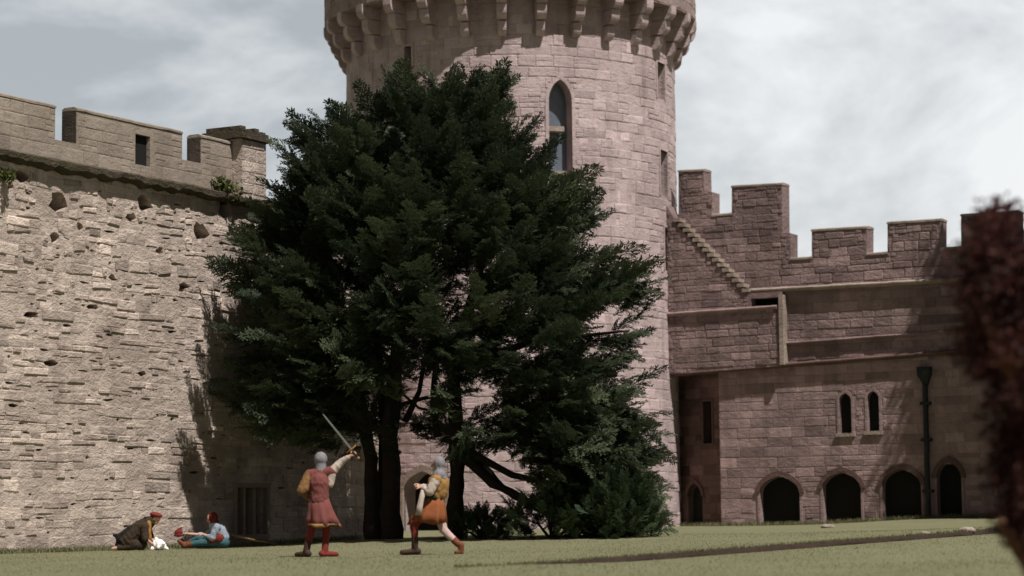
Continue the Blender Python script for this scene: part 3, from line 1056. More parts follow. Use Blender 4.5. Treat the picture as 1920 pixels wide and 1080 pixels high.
# battlements
WB = sub(-.16)
def pv(px, py):
    return WB.uv(px, py)
top = [pv(1272, 322), pv(1319, 320), pv(1320, 357), pv(1335, 360), pv(1335, 405), pv(1372, 402), pv(1372, 351), pv(1466, 346), pv(1467, 437), pv(1482, 437),
       pv(1482, 487), pv(1522, 484), pv(1522, 433), pv(1625, 427), pv(1625, 478), pv(1664, 475), pv(1664, 419), pv(1763, 413), pv(1763, 468), pv(1802, 465),
       pv(1802, 405), pv(1908, 398), pv(1908, 455), pv(1950, 452), pv(1950, 390), (UE, pv(1950, 390)[1] + .05)]
bo = top + [(UE, along(s1a, s1b, UE)), (ub, along(s1a, s1b, ub)), (pv(1272, 560)[0], along(sLa, sLb, 0))]
mb = MB()
wall_body(mb, WB, bo, [], .55)
courses(mb, WB, pv(1272, 400)[0], UE, along(s1a, s1b, UE) - 1.4, pv(1300, 320)[1], (.17, .28), (.28, .75), .011, (.006, .026), clear_of(bo, []), .009, .03, .17, .01, .05)
mb.build('battlement_wall', M['red'], rng)
# copings on merlons and in the gaps
def cope(i, j, name):
    a, b = top[i], top[j]
    mb = MB()
    bar(mb, WB, (a[0] - .015, a[1] + .003), (b[0] + .015, b[1] + .003), [(0, -.56), (-.02, .03), (.03, .03), (.06, -.06), (.06, -.47), (.03, -.57)], max(2, int((b[0] - a[0]) / .22)), .008)
    mb.build(name, M['coping'], rng, False, weld=.0005)
for i in (0, 6, 12, 16, 20):
    cope(i, i + 1, 'merlon_coping')
for i in (4, 10, 14, 18):
    cope(i, i + 1, 'crenel_coping')
# stair wall in front, against the tower
WS = sub(.22)
def sv(px, py):
    return WS.uv(px, py)
slot0 = sv(1408, 577); slot1 = sv(1459, 557)
slot = [(slot0[0], slot0[1]), (slot1[0], slot0[1] + .05), (slot1[0], slot1[1]), (slot0[0], slot1[1])]
so_ = [(sv(1250, 703)[0], along(s3a, s3b, 0)), (sv(1464, 684)[0], along(s3a, s3b, ub)), sv(1464, 546), sv(1400, 550), sv(1274, 428), sv(1250, 385)]
mb = MB()
wall_body(mb, WS, so_, [slot], .5)
courses(mb, WS, so_[0][0], so_[1][0], so_[0][1] - .1, sv(1250, 385)[1], (.17, .27), (.28, .75), .011, (.006, .026), clear_of(so_, [slot], .02), .009, .03, .16, .01, .05)
mb.build('stair_wall', M['red'], rng)
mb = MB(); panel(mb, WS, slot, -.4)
mb.build('slot_shade', M['void'], rng)
mb = MB()
p0, p1 = sv(1264, 408), sv(1402, 549)
NS = 15
for k in range(NS):
    a = k / NS; b = (k + 1) / NS
    ua, ub_ = p0[0] + (p1[0] - p0[0]) * a, p0[0] + (p1[0] - p0[0]) * b
    vt = p0[1] + (p1[1] - p0[1]) * (a + .4 / NS)
    box_uvw(mb, WS, ua - .01, ub_ + .05, vt - .07, vt + .03 + .002 * (k % 2), -.5 - .003 * (k % 2), .05 + .004 * (k % 2))
mb.build('stair_coping', M['coping'], rng)
# strings
PS = [(-.05, -.2), (-.05, .05), (.02, .14), (.05, .14), (.10, .0), (.10, -.2)]
def string(a, b, S_, mat, ext=None, sc=1.0, jit=.012):
    if ext is not None:
        b = (ext, along(a, b, ext))
    mb = MB()
    bar(mb, S_, a, b, [(p[0] * sc, p[1] * sc if p[1] > 0 else p[1]) for p in PS], max(4, int((b[0] - a[0]) / .25)), jit)
    mb.build('string_course', M[mat], rng, False, weld=.0005)
string((-.2, along(s3a, s3b, -.2)), s3b, sub(.05), 'red_dark', UE, .9)
string((sLa[0] - .1, sLa[1]), sLb, sub(.225), 'red_pale', None, .8)
string((ub + .15, along(s2a, s2b, ub + .15)), s2b, W, 'red', UE, .6)
string(s1a, s1b, sub(.02), 'coping', UE, .9)
# pale pilaster beside the stair wall
pa = sv(1462, 684); pb = sv(1475, 552)
mb = MB()
box_uvw(mb, WS, pa[0] + .03, pa[0] + .155, pa[1], pb[1], -.24, .07)
mb.build('pilaster', M['coping'], rng)
# rain pipe with hopper
ha = ru(1725, 716); hb = ru(1748, 690)
mb = MB()
hu0, hu1, hv0, hv1 = ha[0], hb[0], ha[1], hb[1]
rings = []
for v_, k_, w_ in ((hv0 - .12, .35, .12), (hv0, .55, .16), (hv0 + .18, 1.0, .26), (hv1, 1.0, .26), (hv1 + .03, 1.1, .29)):
    m_ = (hu0 + hu1) / 2; h_ = (hu1 - hu0) / 2 * k_
    rings.append([W.P(m_ - h_, v_, .03), W.P(m_ + h_, v_, .03), W.P(m_ + h_, v_, w_), W.P(m_ - h_, v_, w_)])
mb.loft(rings)
hop = mb.build('hopper_head', M['iron'], rng)
mb = MB()
m_ = (hu0 + hu1) / 2
mb.tube([W.P(m_, hv0 - .1, .12), W.P(m_, 2.2, .12), W.P(m_, 2.1, .14), W.P(m_, -.3, .12)], .075, 10)
for v_ in (1.2, 2.6, 3.6):
    box_uvw(mb, W, m_ - .14, m_ + .14, v_, v_ + .08, .0, .20)
mb.build('rain_pipe', M['iron'], rng)
# stonework to close the corner towards the tower behind the stair wall
WE = Flat(W.P(UE + .003, 0, -.05).xy, W.P(UE + .003, 0, -4.0).xy)
mb = MB()
wall_body(mb, WE, [(0, -1), (WE.len, -1), (WE.len, along(s1a, s1b, UE)), (0, along(s1a, s1b, UE))], [], .5)
mb.build('end_wall', M['red'], rng)
mb = MB()
box_uvw(mb, W, -.6, UE - .6, -1.0, along(s3a, s3b, 3) - .3, -3.6, -2.9)
mb.build('back_wall', M['red_dark'], rng)

# ------------------------------------------------------------------ trees
YEW_Y = 51.4
ENV = [(168, 845, 880), (188, 800, 900), (208, 735, 918), (228, 635, 940), (255, 612, 962), (300, 580, 1005), (350, 535, 1045),
       (400, 552, 1092), (450, 510, 1122), (500, 484, 1152), (560, 472, 1176), (650, 462, 1202), (720, 460, 1196), (780, 468, 1180), (830, 470, 1190), (880, 500, 1185), (940, 520, 1185), (1000, 560, 1185)]
def env(y):
    if y <= ENV[0][0]:
        return ENV[0][1:]
    for a, b in zip(ENV[:-1], ENV[1:]):
        if y <= b[0]:
            t = (y - a[0]) / (b[0] - a[0])
            return a[1] + (b[1] - a[1]) * t, a[2] + (b[2] - a[2]) * t
    return ENV[-1][1:]
def yew_floor(x):
    if x < 700: return 815 + (x - 440) * .03
    if x < 880: return 835
    if x < 1075: return 845 + (x - 880) * .55
    return 985
HOLES = [(925, 885, 62, 34), (990, 925, 45, 22), (785, 738, 30, 46), (1128, 608, 30, 36), (962, 652, 26, 28), (1120, 668, 40, 16), (1212, 640, 16, 48), (1190, 690, 22, 22), (825, 572, 12, 22),
         (682, 616, 11, 11), (832, 612, 12, 12), (1145, 720, 24, 9), (1215, 780, 14, 60), (1190, 745, 16, 12), (800, 560, 8, 8), (735, 540, 8, 7), (700, 660, 8, 8), (1212, 850, 10, 30)]
S88 = YEW_Y / F
def yew_items(n_plumes, shell, per, rnd_seed):
    g = np.random.default_rng(rnd_seed)
    items = []
    tries = 0
    while len(items) < n_plumes * per and tries < 60000:
        tries += 1
        y = g.uniform(172, 1000)
        l, r = env(y)
        if g.random() > (r - l) / 790:
            continue
        cx_, a = (l + r) / 2, (r - l) / 2
        th = g.uniform(0, 2 * math.pi)
        if g.random() < .3:
            th = math.pi + g.uniform(0, math.pi)      # a few more towards the camera side
        rad = g.uniform(*shell)
        b = min(a * S88, 4.6)
        x = cx_ + a * rad * math.cos(th)
        dy = b * rad * math.sin(th)
        if y > yew_floor(x) or y > 985:
            continue
        if any(((x - h[0]) / h[2])**2 + ((y - h[1]) / h[3])**2 < 1 for h in HOLES):
            continue
        Y = YEW_Y + dy
        p = at(x, y, YEW_Y); p = Vector((p.x, Y, p.z))
        if (p - WL.o).dot(WL.n) < .55:
            continue
        out = np.array([math.cos(th) * a * S88, math.sin(th) * b, 0]); out /= np.linalg.norm(out) + 1e-6
        hfrac = max(0, min(1, (900 - y) / 780))
        d0 = out * (1.0 - .25 * hfrac) + np.array([0, 0, -.10 + .95 * hfrac + g.uniform(-.1, .2)])
        d0 /= np.linalg.norm(d0)
        tint = np.clip(.42 + .35 * noise.noise(p * .55) + g.normal(0, .16), .02, .95)
        P = np.array(p)
        for k in range(per):
            s = g.uniform(-.9, .1)
            dd = d0 + g.normal(0, .30, 3) * (1 if k else .3)
            q = P + d0 * s + g.normal(0, .16, 3)
            ln = g.uniform(.50, .95) if k else g.uniform(.95, 1.2)
            if s * 0 + k == 0:
                q = P
            mid = Vector(q + dd / np.linalg.norm(dd) * ln * .5)
            sx_ = (mid.x / mid.y) * F + 960 - 4; sy_ = 970 - (mid.z - .64) / mid.y * F * 1.005
            if any(((sx_ - h[0]) / h[2])**2 + ((sy_ - h[1]) / h[3])**2 < 1 for h in HOLES):
                continue
            items.append((q, dd, ln, tint + g.normal(0, .08)))
    return items
tb = at(718, 1006, YEW_Y)
yew = empty('yew_tree', (tb.x, YEW_Y, ground(tb.x, YEW_Y)), 'huge dark green spreading yew tree with feathery sprays in front of the round tower', 'tree')
items = yew_items(370, (.72, 1.0), 8, 1) + yew_items(110, (.25, .75), 6, 2)
g2 = np.random.default_rng(77)
for _ in range(95):                                   # boughs sweeping down to the grass on the right
    y = g2.uniform(770, 992); x = g2.uniform(1035 + max(0, y - 850) * .5, 1172)
    if y > 960 and x < 1100:
        continue
    p = at(x, y, YEW_Y + g2.uniform(-2.6, .8))
    tn = np.clip(g2.normal(.5, .16), 0, 1)
    d0 = np.array([.42, -.4, -.12]) + g2.normal(0, .25, 3)
    for k in range(8):
        items.append((np.array(p) + g2.normal(0, .24, 3), d0 + g2.normal(0, .35, 3), g2.uniform(.45, .85), np.clip(tn + g2.normal(0, .08), 0, 1)))
for _ in range(58):                                   # branches reaching over to the curtain wall
    y = g2.uniform(330, 780); x = g2.uniform(440, 530) if y > 440 else g2.uniform(500, 575)
    t_ = Vector(at(x, y, 50)) - CAM
    k_w = (WL.o - CAM).dot(WL.n) / t_.dot(WL.n)
    p = CAM + t_ * k_w + WL.n * g2.uniform(.9, 1.7)
    for k in range(8):
        items.append((np.array(p) + g2.normal(0, .22, 3), np.array([-.55, -.1, .25]) + g2.normal(0, .35, 3), g2.uniform(.5, .95), np.clip(g2.normal(.4, .15), 0, 1)))
V, t = place_sprays(items)
print('yew leaves', len(V))
quads('crown', V, t, M['yew'], yew)
def limb(pts, rad, n=9, lump=.35, sub_=4):
    P = [Vector(p) for p in pts]
    out, rr = [], []
    for i in range(len(P) - 1):
        for k in range(sub_):
            t_ = k / sub_
            out.append(P[i].lerp(P[i + 1], t_) + Vector((noise.noise(P[i] * 3 + Vector((k, 0, 0))), noise.noise(P[i] * 2 + Vector((0, k, 0))), 0)) * rad[i] * .3)
            rr.append(rad[i] + (rad[i + 1] - rad[i]) * t_)
    out.append(P[-1]); rr.append(rad[-1])
    return out, rr
def ya(x, y, dy=0.0):
    return at(x, y, YEW_Y + dy)
def ybase(x, dy):
    p = ya(x, 1000, dy)
    return Vector((p.x, p.y, ground(p.x, p.y) - .15))
for pts, rad in (([ybase(734, 0), ya(733, 900), ya(730, 820), ya(745, 650), ya(790, 420), ya(850, 200)], [.25, .20, .19, .17, .12, .05]),
                 ([ybase(700, .3), ya(698, 900, .3), ya(690, 820, .3), ya(640, 600, .2), ya(590, 380, .1)], [.21, .16, .15, .11, .04]),
                 ([ybase(716, .7), ya(717, 900, .7), ya(722, 800, .6), ya(700, 600, .4), ya(720, 400, .3)], [.14, .10, .10, .08, .03]),
                 ([ybase(852, -.5), ya(856, 930, -.4), ya(858, 850, -.3), ya(850, 700), ya(900, 500), ya(930, 300)], [.20, .17, .17, .15, .09, .03])):
    mb = MB(); o_, r_ = limb(pts, rad); mb.tube(o_, r_, 10, .35); mb.build('trunk', M['bark'], yew, True, weld=.0005)
for pts, rad in (([ya(860, 850, -.3), ya(925, 905, -.8), ya(990, 940, -1.2), ya(1060, 968, -1.6)], [.12, .10, .07, .03]),
                 ([ya(868, 835, -.3), ya(905, 870, -.2), ya(960, 930, -.3), ya(1040, 975, -.4)], [.09, .07, .05, .03]),
                 ([ya(870, 842, -.3), ya(960, 890, -1.0), ya(1060, 915, -1.3), ya(1150, 930, -1.5)], [.09, .07, .05, .02]),
                 ([ya(760, 790, .2), ya(785, 735, .1), ya(800, 660), ya(860, 560)], [.07, .06, .05, .02]),
                 ([ya(742, 760, -.3), ya(790, 748, -.4), ya(850, 735, -.4)], [.04, .05, .03]),
                 ([ya(735, 720, -.3), ya(785, 765, -.4), ya(835, 775, -.4)], [.035, .03, .03]),
                 ([ya(820, 820, .2), ya(812, 740, .1), ya(822, 650), ya(810, 580)], [.08, .07, .06, .03]),
                 ([ya(740, 640, 0), ya(600, 600, -.6), ya(500, 610, -.9)], [.12, .07, .02]),
                 ([ya(850, 690, 0), ya(1000, 640, -1), ya(1180, 620, -1.3)], [.12, .07, .02]),
                 ([ya(770, 520, 0), ya(640, 430, -1.), ya(560, 330, -.8)], [.10, .06, .02]),
                 ([ya(900, 500, 0), ya(1000, 400, -1.), ya(1070, 340, -.8)], [.09, .05, .02])):
    mb = MB(); o_, r_ = limb(pts, rad); mb.tube(o_, r_, 7, .4); mb.build('limb', M['bark'], yew, True, weld=.0005)

# shrubs at the foot of the yew and the tower
def shrub(cx_px, foot_px, Y, wpx, hpx, n, leaf, label, mat='shrub', seed=0, name='shrub'):
    g = np.random.default_rng(seed)
    b = at(cx_px, foot_px, Y); z0 = ground(b.x, Y)
    root = empty(name, (b.x, Y, z0), label, 'shrub', 'shrubs growing under the yew')
    cs = []
    sw = wpx / 2 * Y / F; sh = hpx * Y / F
    for _ in range(n):
        a = g.uniform(0, 2 * math.pi); zz = g.uniform(.02, 1); rr = math.sqrt(g.uniform(.15, 1)) * math.sqrt(max(.05, 1 - zz**2.2))
        cs.append(np.array([b.x + sw * rr * math.cos(a), Y + min(sw, 1.4) * rr * math.sin(a), z0 + sh * zz * g.uniform(.8, 1.05)]))
    it = []
    for c in cs:
        o_ = c - np.array([b.x, Y, z0 - .1]); o_ = o_ / np.linalg.norm(o_)
        tn = g.uniform(.15, .85)
        for k in range(4):
            it.append((c + g.normal(0, .12, 3), o_ + np.array([0, 0, .4]) + g.normal(0, .4, 3), g.uniform(2.4, 4.2) * leaf, np.clip(tn + g.normal(0, .1), 0, 1)))
    V, t = place_sprays(it)
    quads('foliage', V, t, M[mat], root)
    mb = MB()
    for c in cs[::max(1, n // 7)]:
        mid = (Vector((b.x, Y, z0)) + Vector(c)) / 2
        mb.tube([Vector((b.x, Y, z0 - .05)), mid + Vector((0, 0, .1)), Vector(c)], [.04, .025, .01], 6)
    mb.build('stems', M['bark'], root)
shrub(1165, 1003, 48.4, 130, 110, 110, .11, 'dense mid-green bush at the lower right corner of the yew, beside the angled wall', seed=3)
shrub(1035, 1006, 49.0, 190, 75, 70, .10, 'low spreading green shrub on the grass just left of the dense bush', seed=4)
shrub(905, 1008, 50.2, 110, 36, 40, .08, 'small low green plant at the grass edge just right of the lunging swordsman', seed=5)

# foreground copper shrub at the right edge, out of focus
CY = 17.0
cb = at(1935, 1075, CY)
cop = empty('copper_tree', (cb.x, CY, ground(cb.x, CY)), 'blurred dark red copper-leaved young tree at the right edge', 'tree')
g = np.random.default_rng(8)
cs = []
for (x, y, rx, ry, n) in ((1870, 410, 26, 22, 14), (1868, 470, 45, 45, 34), (1850, 540, 38, 50, 30), (1890, 560, 60, 80, 50), (1960, 520, 60, 90, 40), (1850, 640, 42, 60, 30),
                          (1910, 700, 50, 80, 40), (1990, 680, 60, 120, 45), (1930, 820, 50, 90, 34), (2010, 860, 60, 100, 34), (1905, 900, 28, 50, 12), (1930, 930, 30, 45, 18), (1965, 1000, 40, 60, 18), (1895, 790, 32, 60, 26), (1908, 860, 34, 50, 24), (1905, 985, 30, 40, 14)):
    for _ in range(n):
        a = g.uniform(0, 6.283); q = math.sqrt(g.random())
        p = at(x + rx * q * math.cos(a), y + ry * q * math.sin(a), CY)
        cs.append(np.array([p.x, CY + g.normal(0, .25), p.z]))
V, t = broad_cluster(cs, .12, 30, .055)
quads('crown', V, t, M['copper'], cop)
mb = MB()
o_, r_ = limb([Vector((cb.x + .2, CY, ground(cb.x, CY) - .1)), at(1985, 1000, CY), at(1975, 920, CY), at(1950, 800, CY), at(1905, 640, CY), at(1870, 440, CY)], [.08, .06, .042, .03, .022, .008])
mb.tube(o_, r_, 9, .3); mb.build('trunk', M['bark_brown'], cop, True, weld=.0005)
for pts in ([at(1965, 880, CY), at(1925, 760, CY + .2), at(1960, 560, CY + .3)], [at(1930, 730, CY), at(1870, 660, CY - .2), at(1845, 560, CY - .2)], [at(1990, 1130, CY), at(1925, 1050, CY - .1), at(1872, 972, CY - .15)]):
    mb = MB(); o_, r_ = limb(pts, [.085, .065, .03]); mb.tube(o_, r_, 6, .3); mb.build('limb', M['bark_brown'], cop, True, weld=.0005)

# dark broadleaf tree further back at the right edge; its shade falls on the range
DX, DY = 16.5, 61.0
dk = empty('broadleaf_tree', (DX, DY, ground(DX, DY)), 'tall dark green leafy tree half out of frame behind the copper tree', 'tree')
cs = []
while len(cs) < 1000:
    a = g.uniform(0, 6.283); zz = g.uniform(1.0, 17.4)
    rr = np.interp(zz, [1, 3, 6, 7.5, 9, 13.7, 16, 17.4], [3.0, 3.3, 3.2, 2.7, 2.5, 2.5, 1.8, .5]) * math.sqrt(g.uniform(.1, 1))
    cs.append(np.array([DX + rr * math.cos(a), DY + rr * math.sin(a), zz]))
cs = [c for c in cs if not (c[2] > 7.6 and c[0] / c[1] * F + 960 < 1990)]
cs = [c for c in cs if (Vector(c) - W.o).dot(W.n) > .3 or (Vector(c) - W.o).dot(W.d) > UE + .3]
V, t = broad_cluster(cs, .45, 80, .17)
quads('crown', V, t, M['dark_leaf'], dk)
mb = MB(); o_, r_ = limb([Vector((DX, DY, .2)), Vector((DX + .1, DY, 4)), Vector((DX - .1, DY, 9)), Vector((DX, DY, 16.5))], [.4, .32, .22, .06]); mb.tube(o_, r_, 10, .3)
mb.build('trunk', M['bark'], dk, True, weld=.0005)
for k in range(6):
    a = k * 1.3 + 3.4
    mb = MB(); o_, r_ = limb([Vector((DX, DY, 2.5 + 1.8 * k)), Vector((DX + .7 * math.cos(a), DY + .7 * math.sin(a), 3.6 + 1.8 * k)), Vector((DX + 1.4 * math.cos(a), DY + 1.4 * math.sin(a), 4.3 + 1.8 * k))], [.14, .09, .03]); mb.tube(o_, r_, 7, .3)
    mb.build('limb', M['bark'], dk, True, weld=.0005)

# grass blades over the visible lawn
def blades(n):
    Y = 25.5 + 27 * nr.random(n)**1.15
    X = (nr.random(n) * 2 - 1) * (Y * .232)
    keep = np.array([(Vector((x, y, 0)) - WL.o).dot(WL.n) > .1 for x, y in zip(X, Y)])
    X, Y = X[keep], Y[keep]
    Z = np.array([ground(x, y) for x, y in zip(X, Y)])
    base = np.stack([X, Y, Z - .01], 1)
    d = norm(np.stack([nr.normal(0, .45, len(X)), nr.normal(0, .45, len(X)), np.ones(len(X))], 1))
    s = norm(np.cross(d, nr.normal(0, 1, base.shape)))
    ln = nr.uniform(.015, .036, len(X)); 
    t = np.clip(.5 + .5 * np.array([noise.noise(Vector((x * .8, y * .35, 1))) for x, y in zip(X, Y)]) + nr.normal(0, .22, len(X)), 0, 1)
    return leaf_quads(base, d, s, ln, np.full(len(X), .006)), t
V, t = blades(60000)
def lip_blades(n):
    X = nr.uniform(-.8, 12.5, n)
    E = np.array([edge_y(x) for x in X]) + nr.uniform(-.05, .14, n)
    Zz = np.array([ground(x, edge_y(x) + .02) for x in X])
    keep = np.array([noise.noise(Vector((x * 1.7, 5, 0))) + .35 > nr.uniform(-.3, .6) for x in X])
    base = np.stack([X, E, Zz - .01], 1)[keep]
    d = norm(np.stack([nr.normal(0, .5, len(base)), nr.normal(-.55, .45, len(base)), np.full(len(base), .7)], 1))
    s = norm(np.cross(d, nr.normal(0, 1, base.shape)))
    return leaf_quads(base, d, s, nr.uniform(.03, .085, len(base)), np.full(len(base), .007)), np.clip(nr.normal(.35, .25, len(base)), 0, 1)
def foot_blades(S_, u0, u1, n):
    """longer tufts where the mower does not reach, along the foot of a wall"""
    U_ = nr.uniform(u0, u1, n); D_w = np.abs(nr.normal(0, .09, n)) + .05
    keep = np.array([noise.noise(Vector((u * 1.3, 2, 9))) + .45 > nr.uniform(-.4, .7) for u in U_])
    P_ = [S_.P(u, 0, w) for u, w in zip(U_[keep], D_w[keep])]
    base = np.array([(p.x, p.y, ground(p.x, p.y) - .01) for p in P_])
    d = norm(np.stack([nr.normal(0, .35, len(base)), nr.normal(-.1, .35, len(base)), np.ones(len(base))], 1))
    s = norm(np.cross(d, nr.normal(0, 1, base.shape)))
    return leaf_quads(base, d, s, nr.uniform(.05, .17, len(base)), np.full(len(base), .009)), np.clip(nr.normal(.3, .25, len(base)), 0, 1)
for S_, a_, b_, n_ in ((WL, -2.5, 12.5, 9000), (W, 1.2, UE, 6000), (WF, 0, WF.len, 900)):
    V2, t2 = foot_blades(S_, a_, b_, n_)
    V = np.concatenate([V, V2]); t = np.concatenate([t, t2])
V2, t2 = lip_blades(9000)
V = np.concatenate([V, V2]); t = np.concatenate([t, t2])
tag(quads('grass', V, t, M['blade']), 'short dry green grass blades growing over the lawn', 'grass', None, 'stuff')

# small stones lying on the lawn
def stone_lump(px, py, Y, s, label):
    p = at(px, py, Y); z = ground(p.x, Y)
    bm = bmesh.new()
    bmesh.ops.create_icosphere(bm, subdivisions=3, radius=1)
    for v_ in bm.verts:
        k = 1 + .25 * noise.noise(v_.co * 1.7 + Vector((px, 0, 0)))
        v_.co = Vector((v_.co.x * s * 1.5 * k, v_.co.y * s * k, v_.co.z * s * .6 * k)) + Vector((p.x, Y, z + s * .25))
    me = bpy.data.meshes.new('stone'); bm.to_mesh(me); bm.free()
    tag(link('stone', me, M['coping'], None, True), label, 'stone', 'pale stones lying on the grass')
stone_lump(1552, 968, 58, .11, 'small pinkish stone on the grass below the second arched doorway')
stone_lump(1813, 1003, 43.4, .10, 'pale flat stone on the soil bank near the copper tree')
stone_lump(1735, 1009, 42.4, .06, 'smallest pale stone on the soil bank, left of the flat one')

# ------------------------------------------------------------------ people
FOLDS = {'tunic': .011, 'sleeve': .010, 'hose': .006, 'mail_hood': .006, 'brown_robe': .013, 'cape': .014, 'shirt': .010, 'white_cloth': .016, 'boot': .004, 'scarf': .01, 'sash': .008, 'hood': .008}
def blob(parts, name, mat, parent, voxel=.011, smooth_it=3):
    """one continuous surface grown over tapered limbs and ellipsoids"""
    bm = bmesh.new()
    for p in parts:
        if p[0] == 'c':
            _, a, b, ra, rb = p
            a, b = Vector(a), Vector(b)
            d = b - a
            ln = d.length
            if ln > 1e-5:
                q = d.to_track_quat('Z', 'Y').to_matrix().to_4x4()
                bmesh.ops.create_cone(bm, cap_ends=True, segments=14, radius1=ra, radius2=rb, depth=ln, matrix=Matrix.Translation((a + b) / 2) @ q)
            for c, r_ in ((a, ra), (b, rb)):
                bmesh.ops.create_icosphere(bm, subdivisions=2, radius=r_ * 1.01, matrix=Matrix.Translation(c))
        else:
            _, c, r3, mtx = p
            bmesh.ops.create_icosphere(bm, subdivisions=3, radius=1, matrix=Matrix.Translation(c) @ mtx.to_4x4() @ Matrix.Diagonal((*r3, 1)))
    me = bpy.data.meshes.new(name); bm.to_mesh(me); bm.free()
    o = bpy.data.objects.new('tmp', me); COL.objects.link(o)
    m1 = o.modifiers.new('r', 'REMESH'); m1.mode = 'VOXEL'; m1.voxel_size = voxel
    m2 = o.modifiers.new('s', 'SMOOTH'); m2.iterations = smooth_it; m2.factor = .5
    dg = bpy.context.evaluated_depsgraph_get()
    me2 = bpy.data.meshes.new_from_object(o.evaluated_get(dg))
    bpy.data.objects.remove(o); bpy.data.meshes.remove(me)
    me2.name = name
    if name in FOLDS:
        nn = [v_.normal.copy() for v_ in me2.vertices]
        for v_, q_ in zip(me2.vertices, nn):
            c_ = v_.co
            k1 = noise.noise(Vector((c_.x * 11 + c_.z * 5, c_.y * 11, c_.z * 6)))
            k2 = noise.noise(Vector((c_.x * 24, c_.y * 24 + c_.z * 9, c_.z * 14 + 7)))
            v_.co = c_ + q_ * FOLDS[name] * (1.3 * (.5 - abs(k1)) + .8 * k2)
    return link(name, me2, mat, parent, True)

def basis(fwd, up=Vector((0, 0, 1))):
    f_ = fwd.normalized(); s_ = f_.cross(up).normalized(); u_ = s_.cross(f_)
    return Matrix((f_, s_, u_)).transposed()      # columns: forward, right, up

def head_parts(c, fwd, up=Vector((0, 0, 1))):
    B = basis(fwd, up)
    w = lambda x, y, z: c + B @ Vector((x, y, z))
    P = [('e', w(-.005, 0, .02), (.098, .076, .098), B), ('e', w(.025, 0, -.055), (.066, .056, .062), B), ('e', w(.055, 0, -.095), (.028, .03, .022), B),
         ('c', w(.088, 0, .012), w(.108, 0, -.03), .011, .016), ('c', w(.080, -.03, .024), w(.080, .03, .024), .014, .014),
         ('c', w(.088, -.022, -.066), w(.088, .022, -.066), .008, .008), ('c', w(.087, -.018, -.078), w(.087, .018, -.078), .009, .009)]
    for s_ in (-1, 1):
        P.append(('e', w(0, .078 * s_, -.015), (.022, .012, .034), B))
    return P, w

def hand_parts(wrist, direc, normal, curl=.5, L_=.18):
    """palm, four unequal bent fingers and a thumb from the side of the palm; curl in radians per joint"""
    d = direc.normalized(); n_ = (normal - d * normal.dot(d)).normalized(); s_ = d.cross(n_)
    P = []
    pc = wrist + d * L_ * .27
    B = Matrix((d, s_, n_)).transposed()
    P.append(('e', pc, (L_ * .30, L_ * .22, L_ * .10), B))
    P.append(('c', wrist - d * .02, wrist + d * .03, .026, .026))
    for k, fl in ((-1.5, .38), (-.5, .45), (.5, .42), (1.5, .33)):
        p = wrist + d * L_ * .48 + s_ * k * L_ * .115
        a = curl * .6
        for seg, rr in ((.45, .0095), (.32, .0090), (.23, .0082)):
            dd = d * math.cos(a) - n_ * math.sin(a) + s_ * k * .03
            q = p + dd * fl * L_ * seg
            P.append(('c', p, q, rr, rr * .92)); p = q; a += curl
    p = wrist + d * L_ * .18 + s_ * L_ * -.20
    q = p + (d * .6 - s_ * .65 - n_ * .35).normalized() * L_ * .2
    e = q + (d * .8 + s_ * .1 - n_ * .5).normalized() * L_ * .17
    P += [('c', p, q, .0125, .011), ('c', q, e, .011, .0095)]
    return P

def skirt(name, mat, parent, rings, folds=9, amp=.06, n=48, th=.012, seed=0):
    """flared cloth: rings = (centre, rx, ry); folds deepen towards the hem"""
    g_ = random.Random(seed)
    ph = [g_.uniform(0, 6.28) for _ in range(4)]
    mb = MB(); R_o, R_i = [], []
    for k, (c, rx, ry) in enumerate(rings):
        t_ = k / (len(rings) - 1)
        ro, ri = [], []
        for j in range(n):
            a = 2 * math.pi * j / n
            f_ = 1 + amp * t_ * (math.sin(folds * a + ph[0]) + .6 * math.sin((folds - 4) * a + ph[1]) + .4 * math.sin((folds + 5) * a + ph[2]))
            dz = .025 * t_ * math.sin(3 * a + ph[3])
            ro.append(Vector((c[0] + rx * f_ * math.cos(a), c[1] + ry * f_ * math.sin(a), c[2] + dz)))
            ri.append(Vector((c[0] + (rx * f_ - th) * math.cos(a), c[1] + (ry * f_ - th) * math.sin(a), c[2] + dz)))
        R_o.append(ro); R_i.append(ri)
    mb.loft(R_o + list(reversed(R_i)), caps=False)
    a, b = R_o[0], R_i[0]
    for j in range(n):
        k = (j + 1) % n
        mb.face([a[j], b[j], b[k], a[k]])
    return mb.build(name, mat, parent, True, weld=.0006)

def eyes(w, parent):
    for s_ in (-1, 1):
        bm = bmesh.new()
        bmesh.ops.create_icosphere(bm, subdivisions=2, radius=.011, matrix=Matrix.Translation(w(.083, .031 * s_, .002)))
        me = bpy.data.meshes.new('eye'); bm.to_mesh(me); bm.free()
        link('eye', me, M['eye'], parent, True)

MY = 40.0
def p_(x, y, dy=0.0, Y=MY):
    return at(x, y, Y + dy)
Z = Vector((0, 0, 1))
def foot_parts(ank, toe_dir, gz, ln=.24, r=.045):
    t_ = Vector((toe_dir[0], toe_dir[1], 0)).normalized()
    heel = Vector((ank.x, ank.y, gz + r)) - t_ * .05
    toe = Vector((ank.x, ank.y, gz + r * .72)) + t_ * (ln - .06)
    return [('c', heel, toe, r * 1.05, r * .75), ('c', Vector((ank.x, ank.y, ank.z)), Vector((ank.x, ank.y, gz + r)) + t_ * .02, .05, .05)]

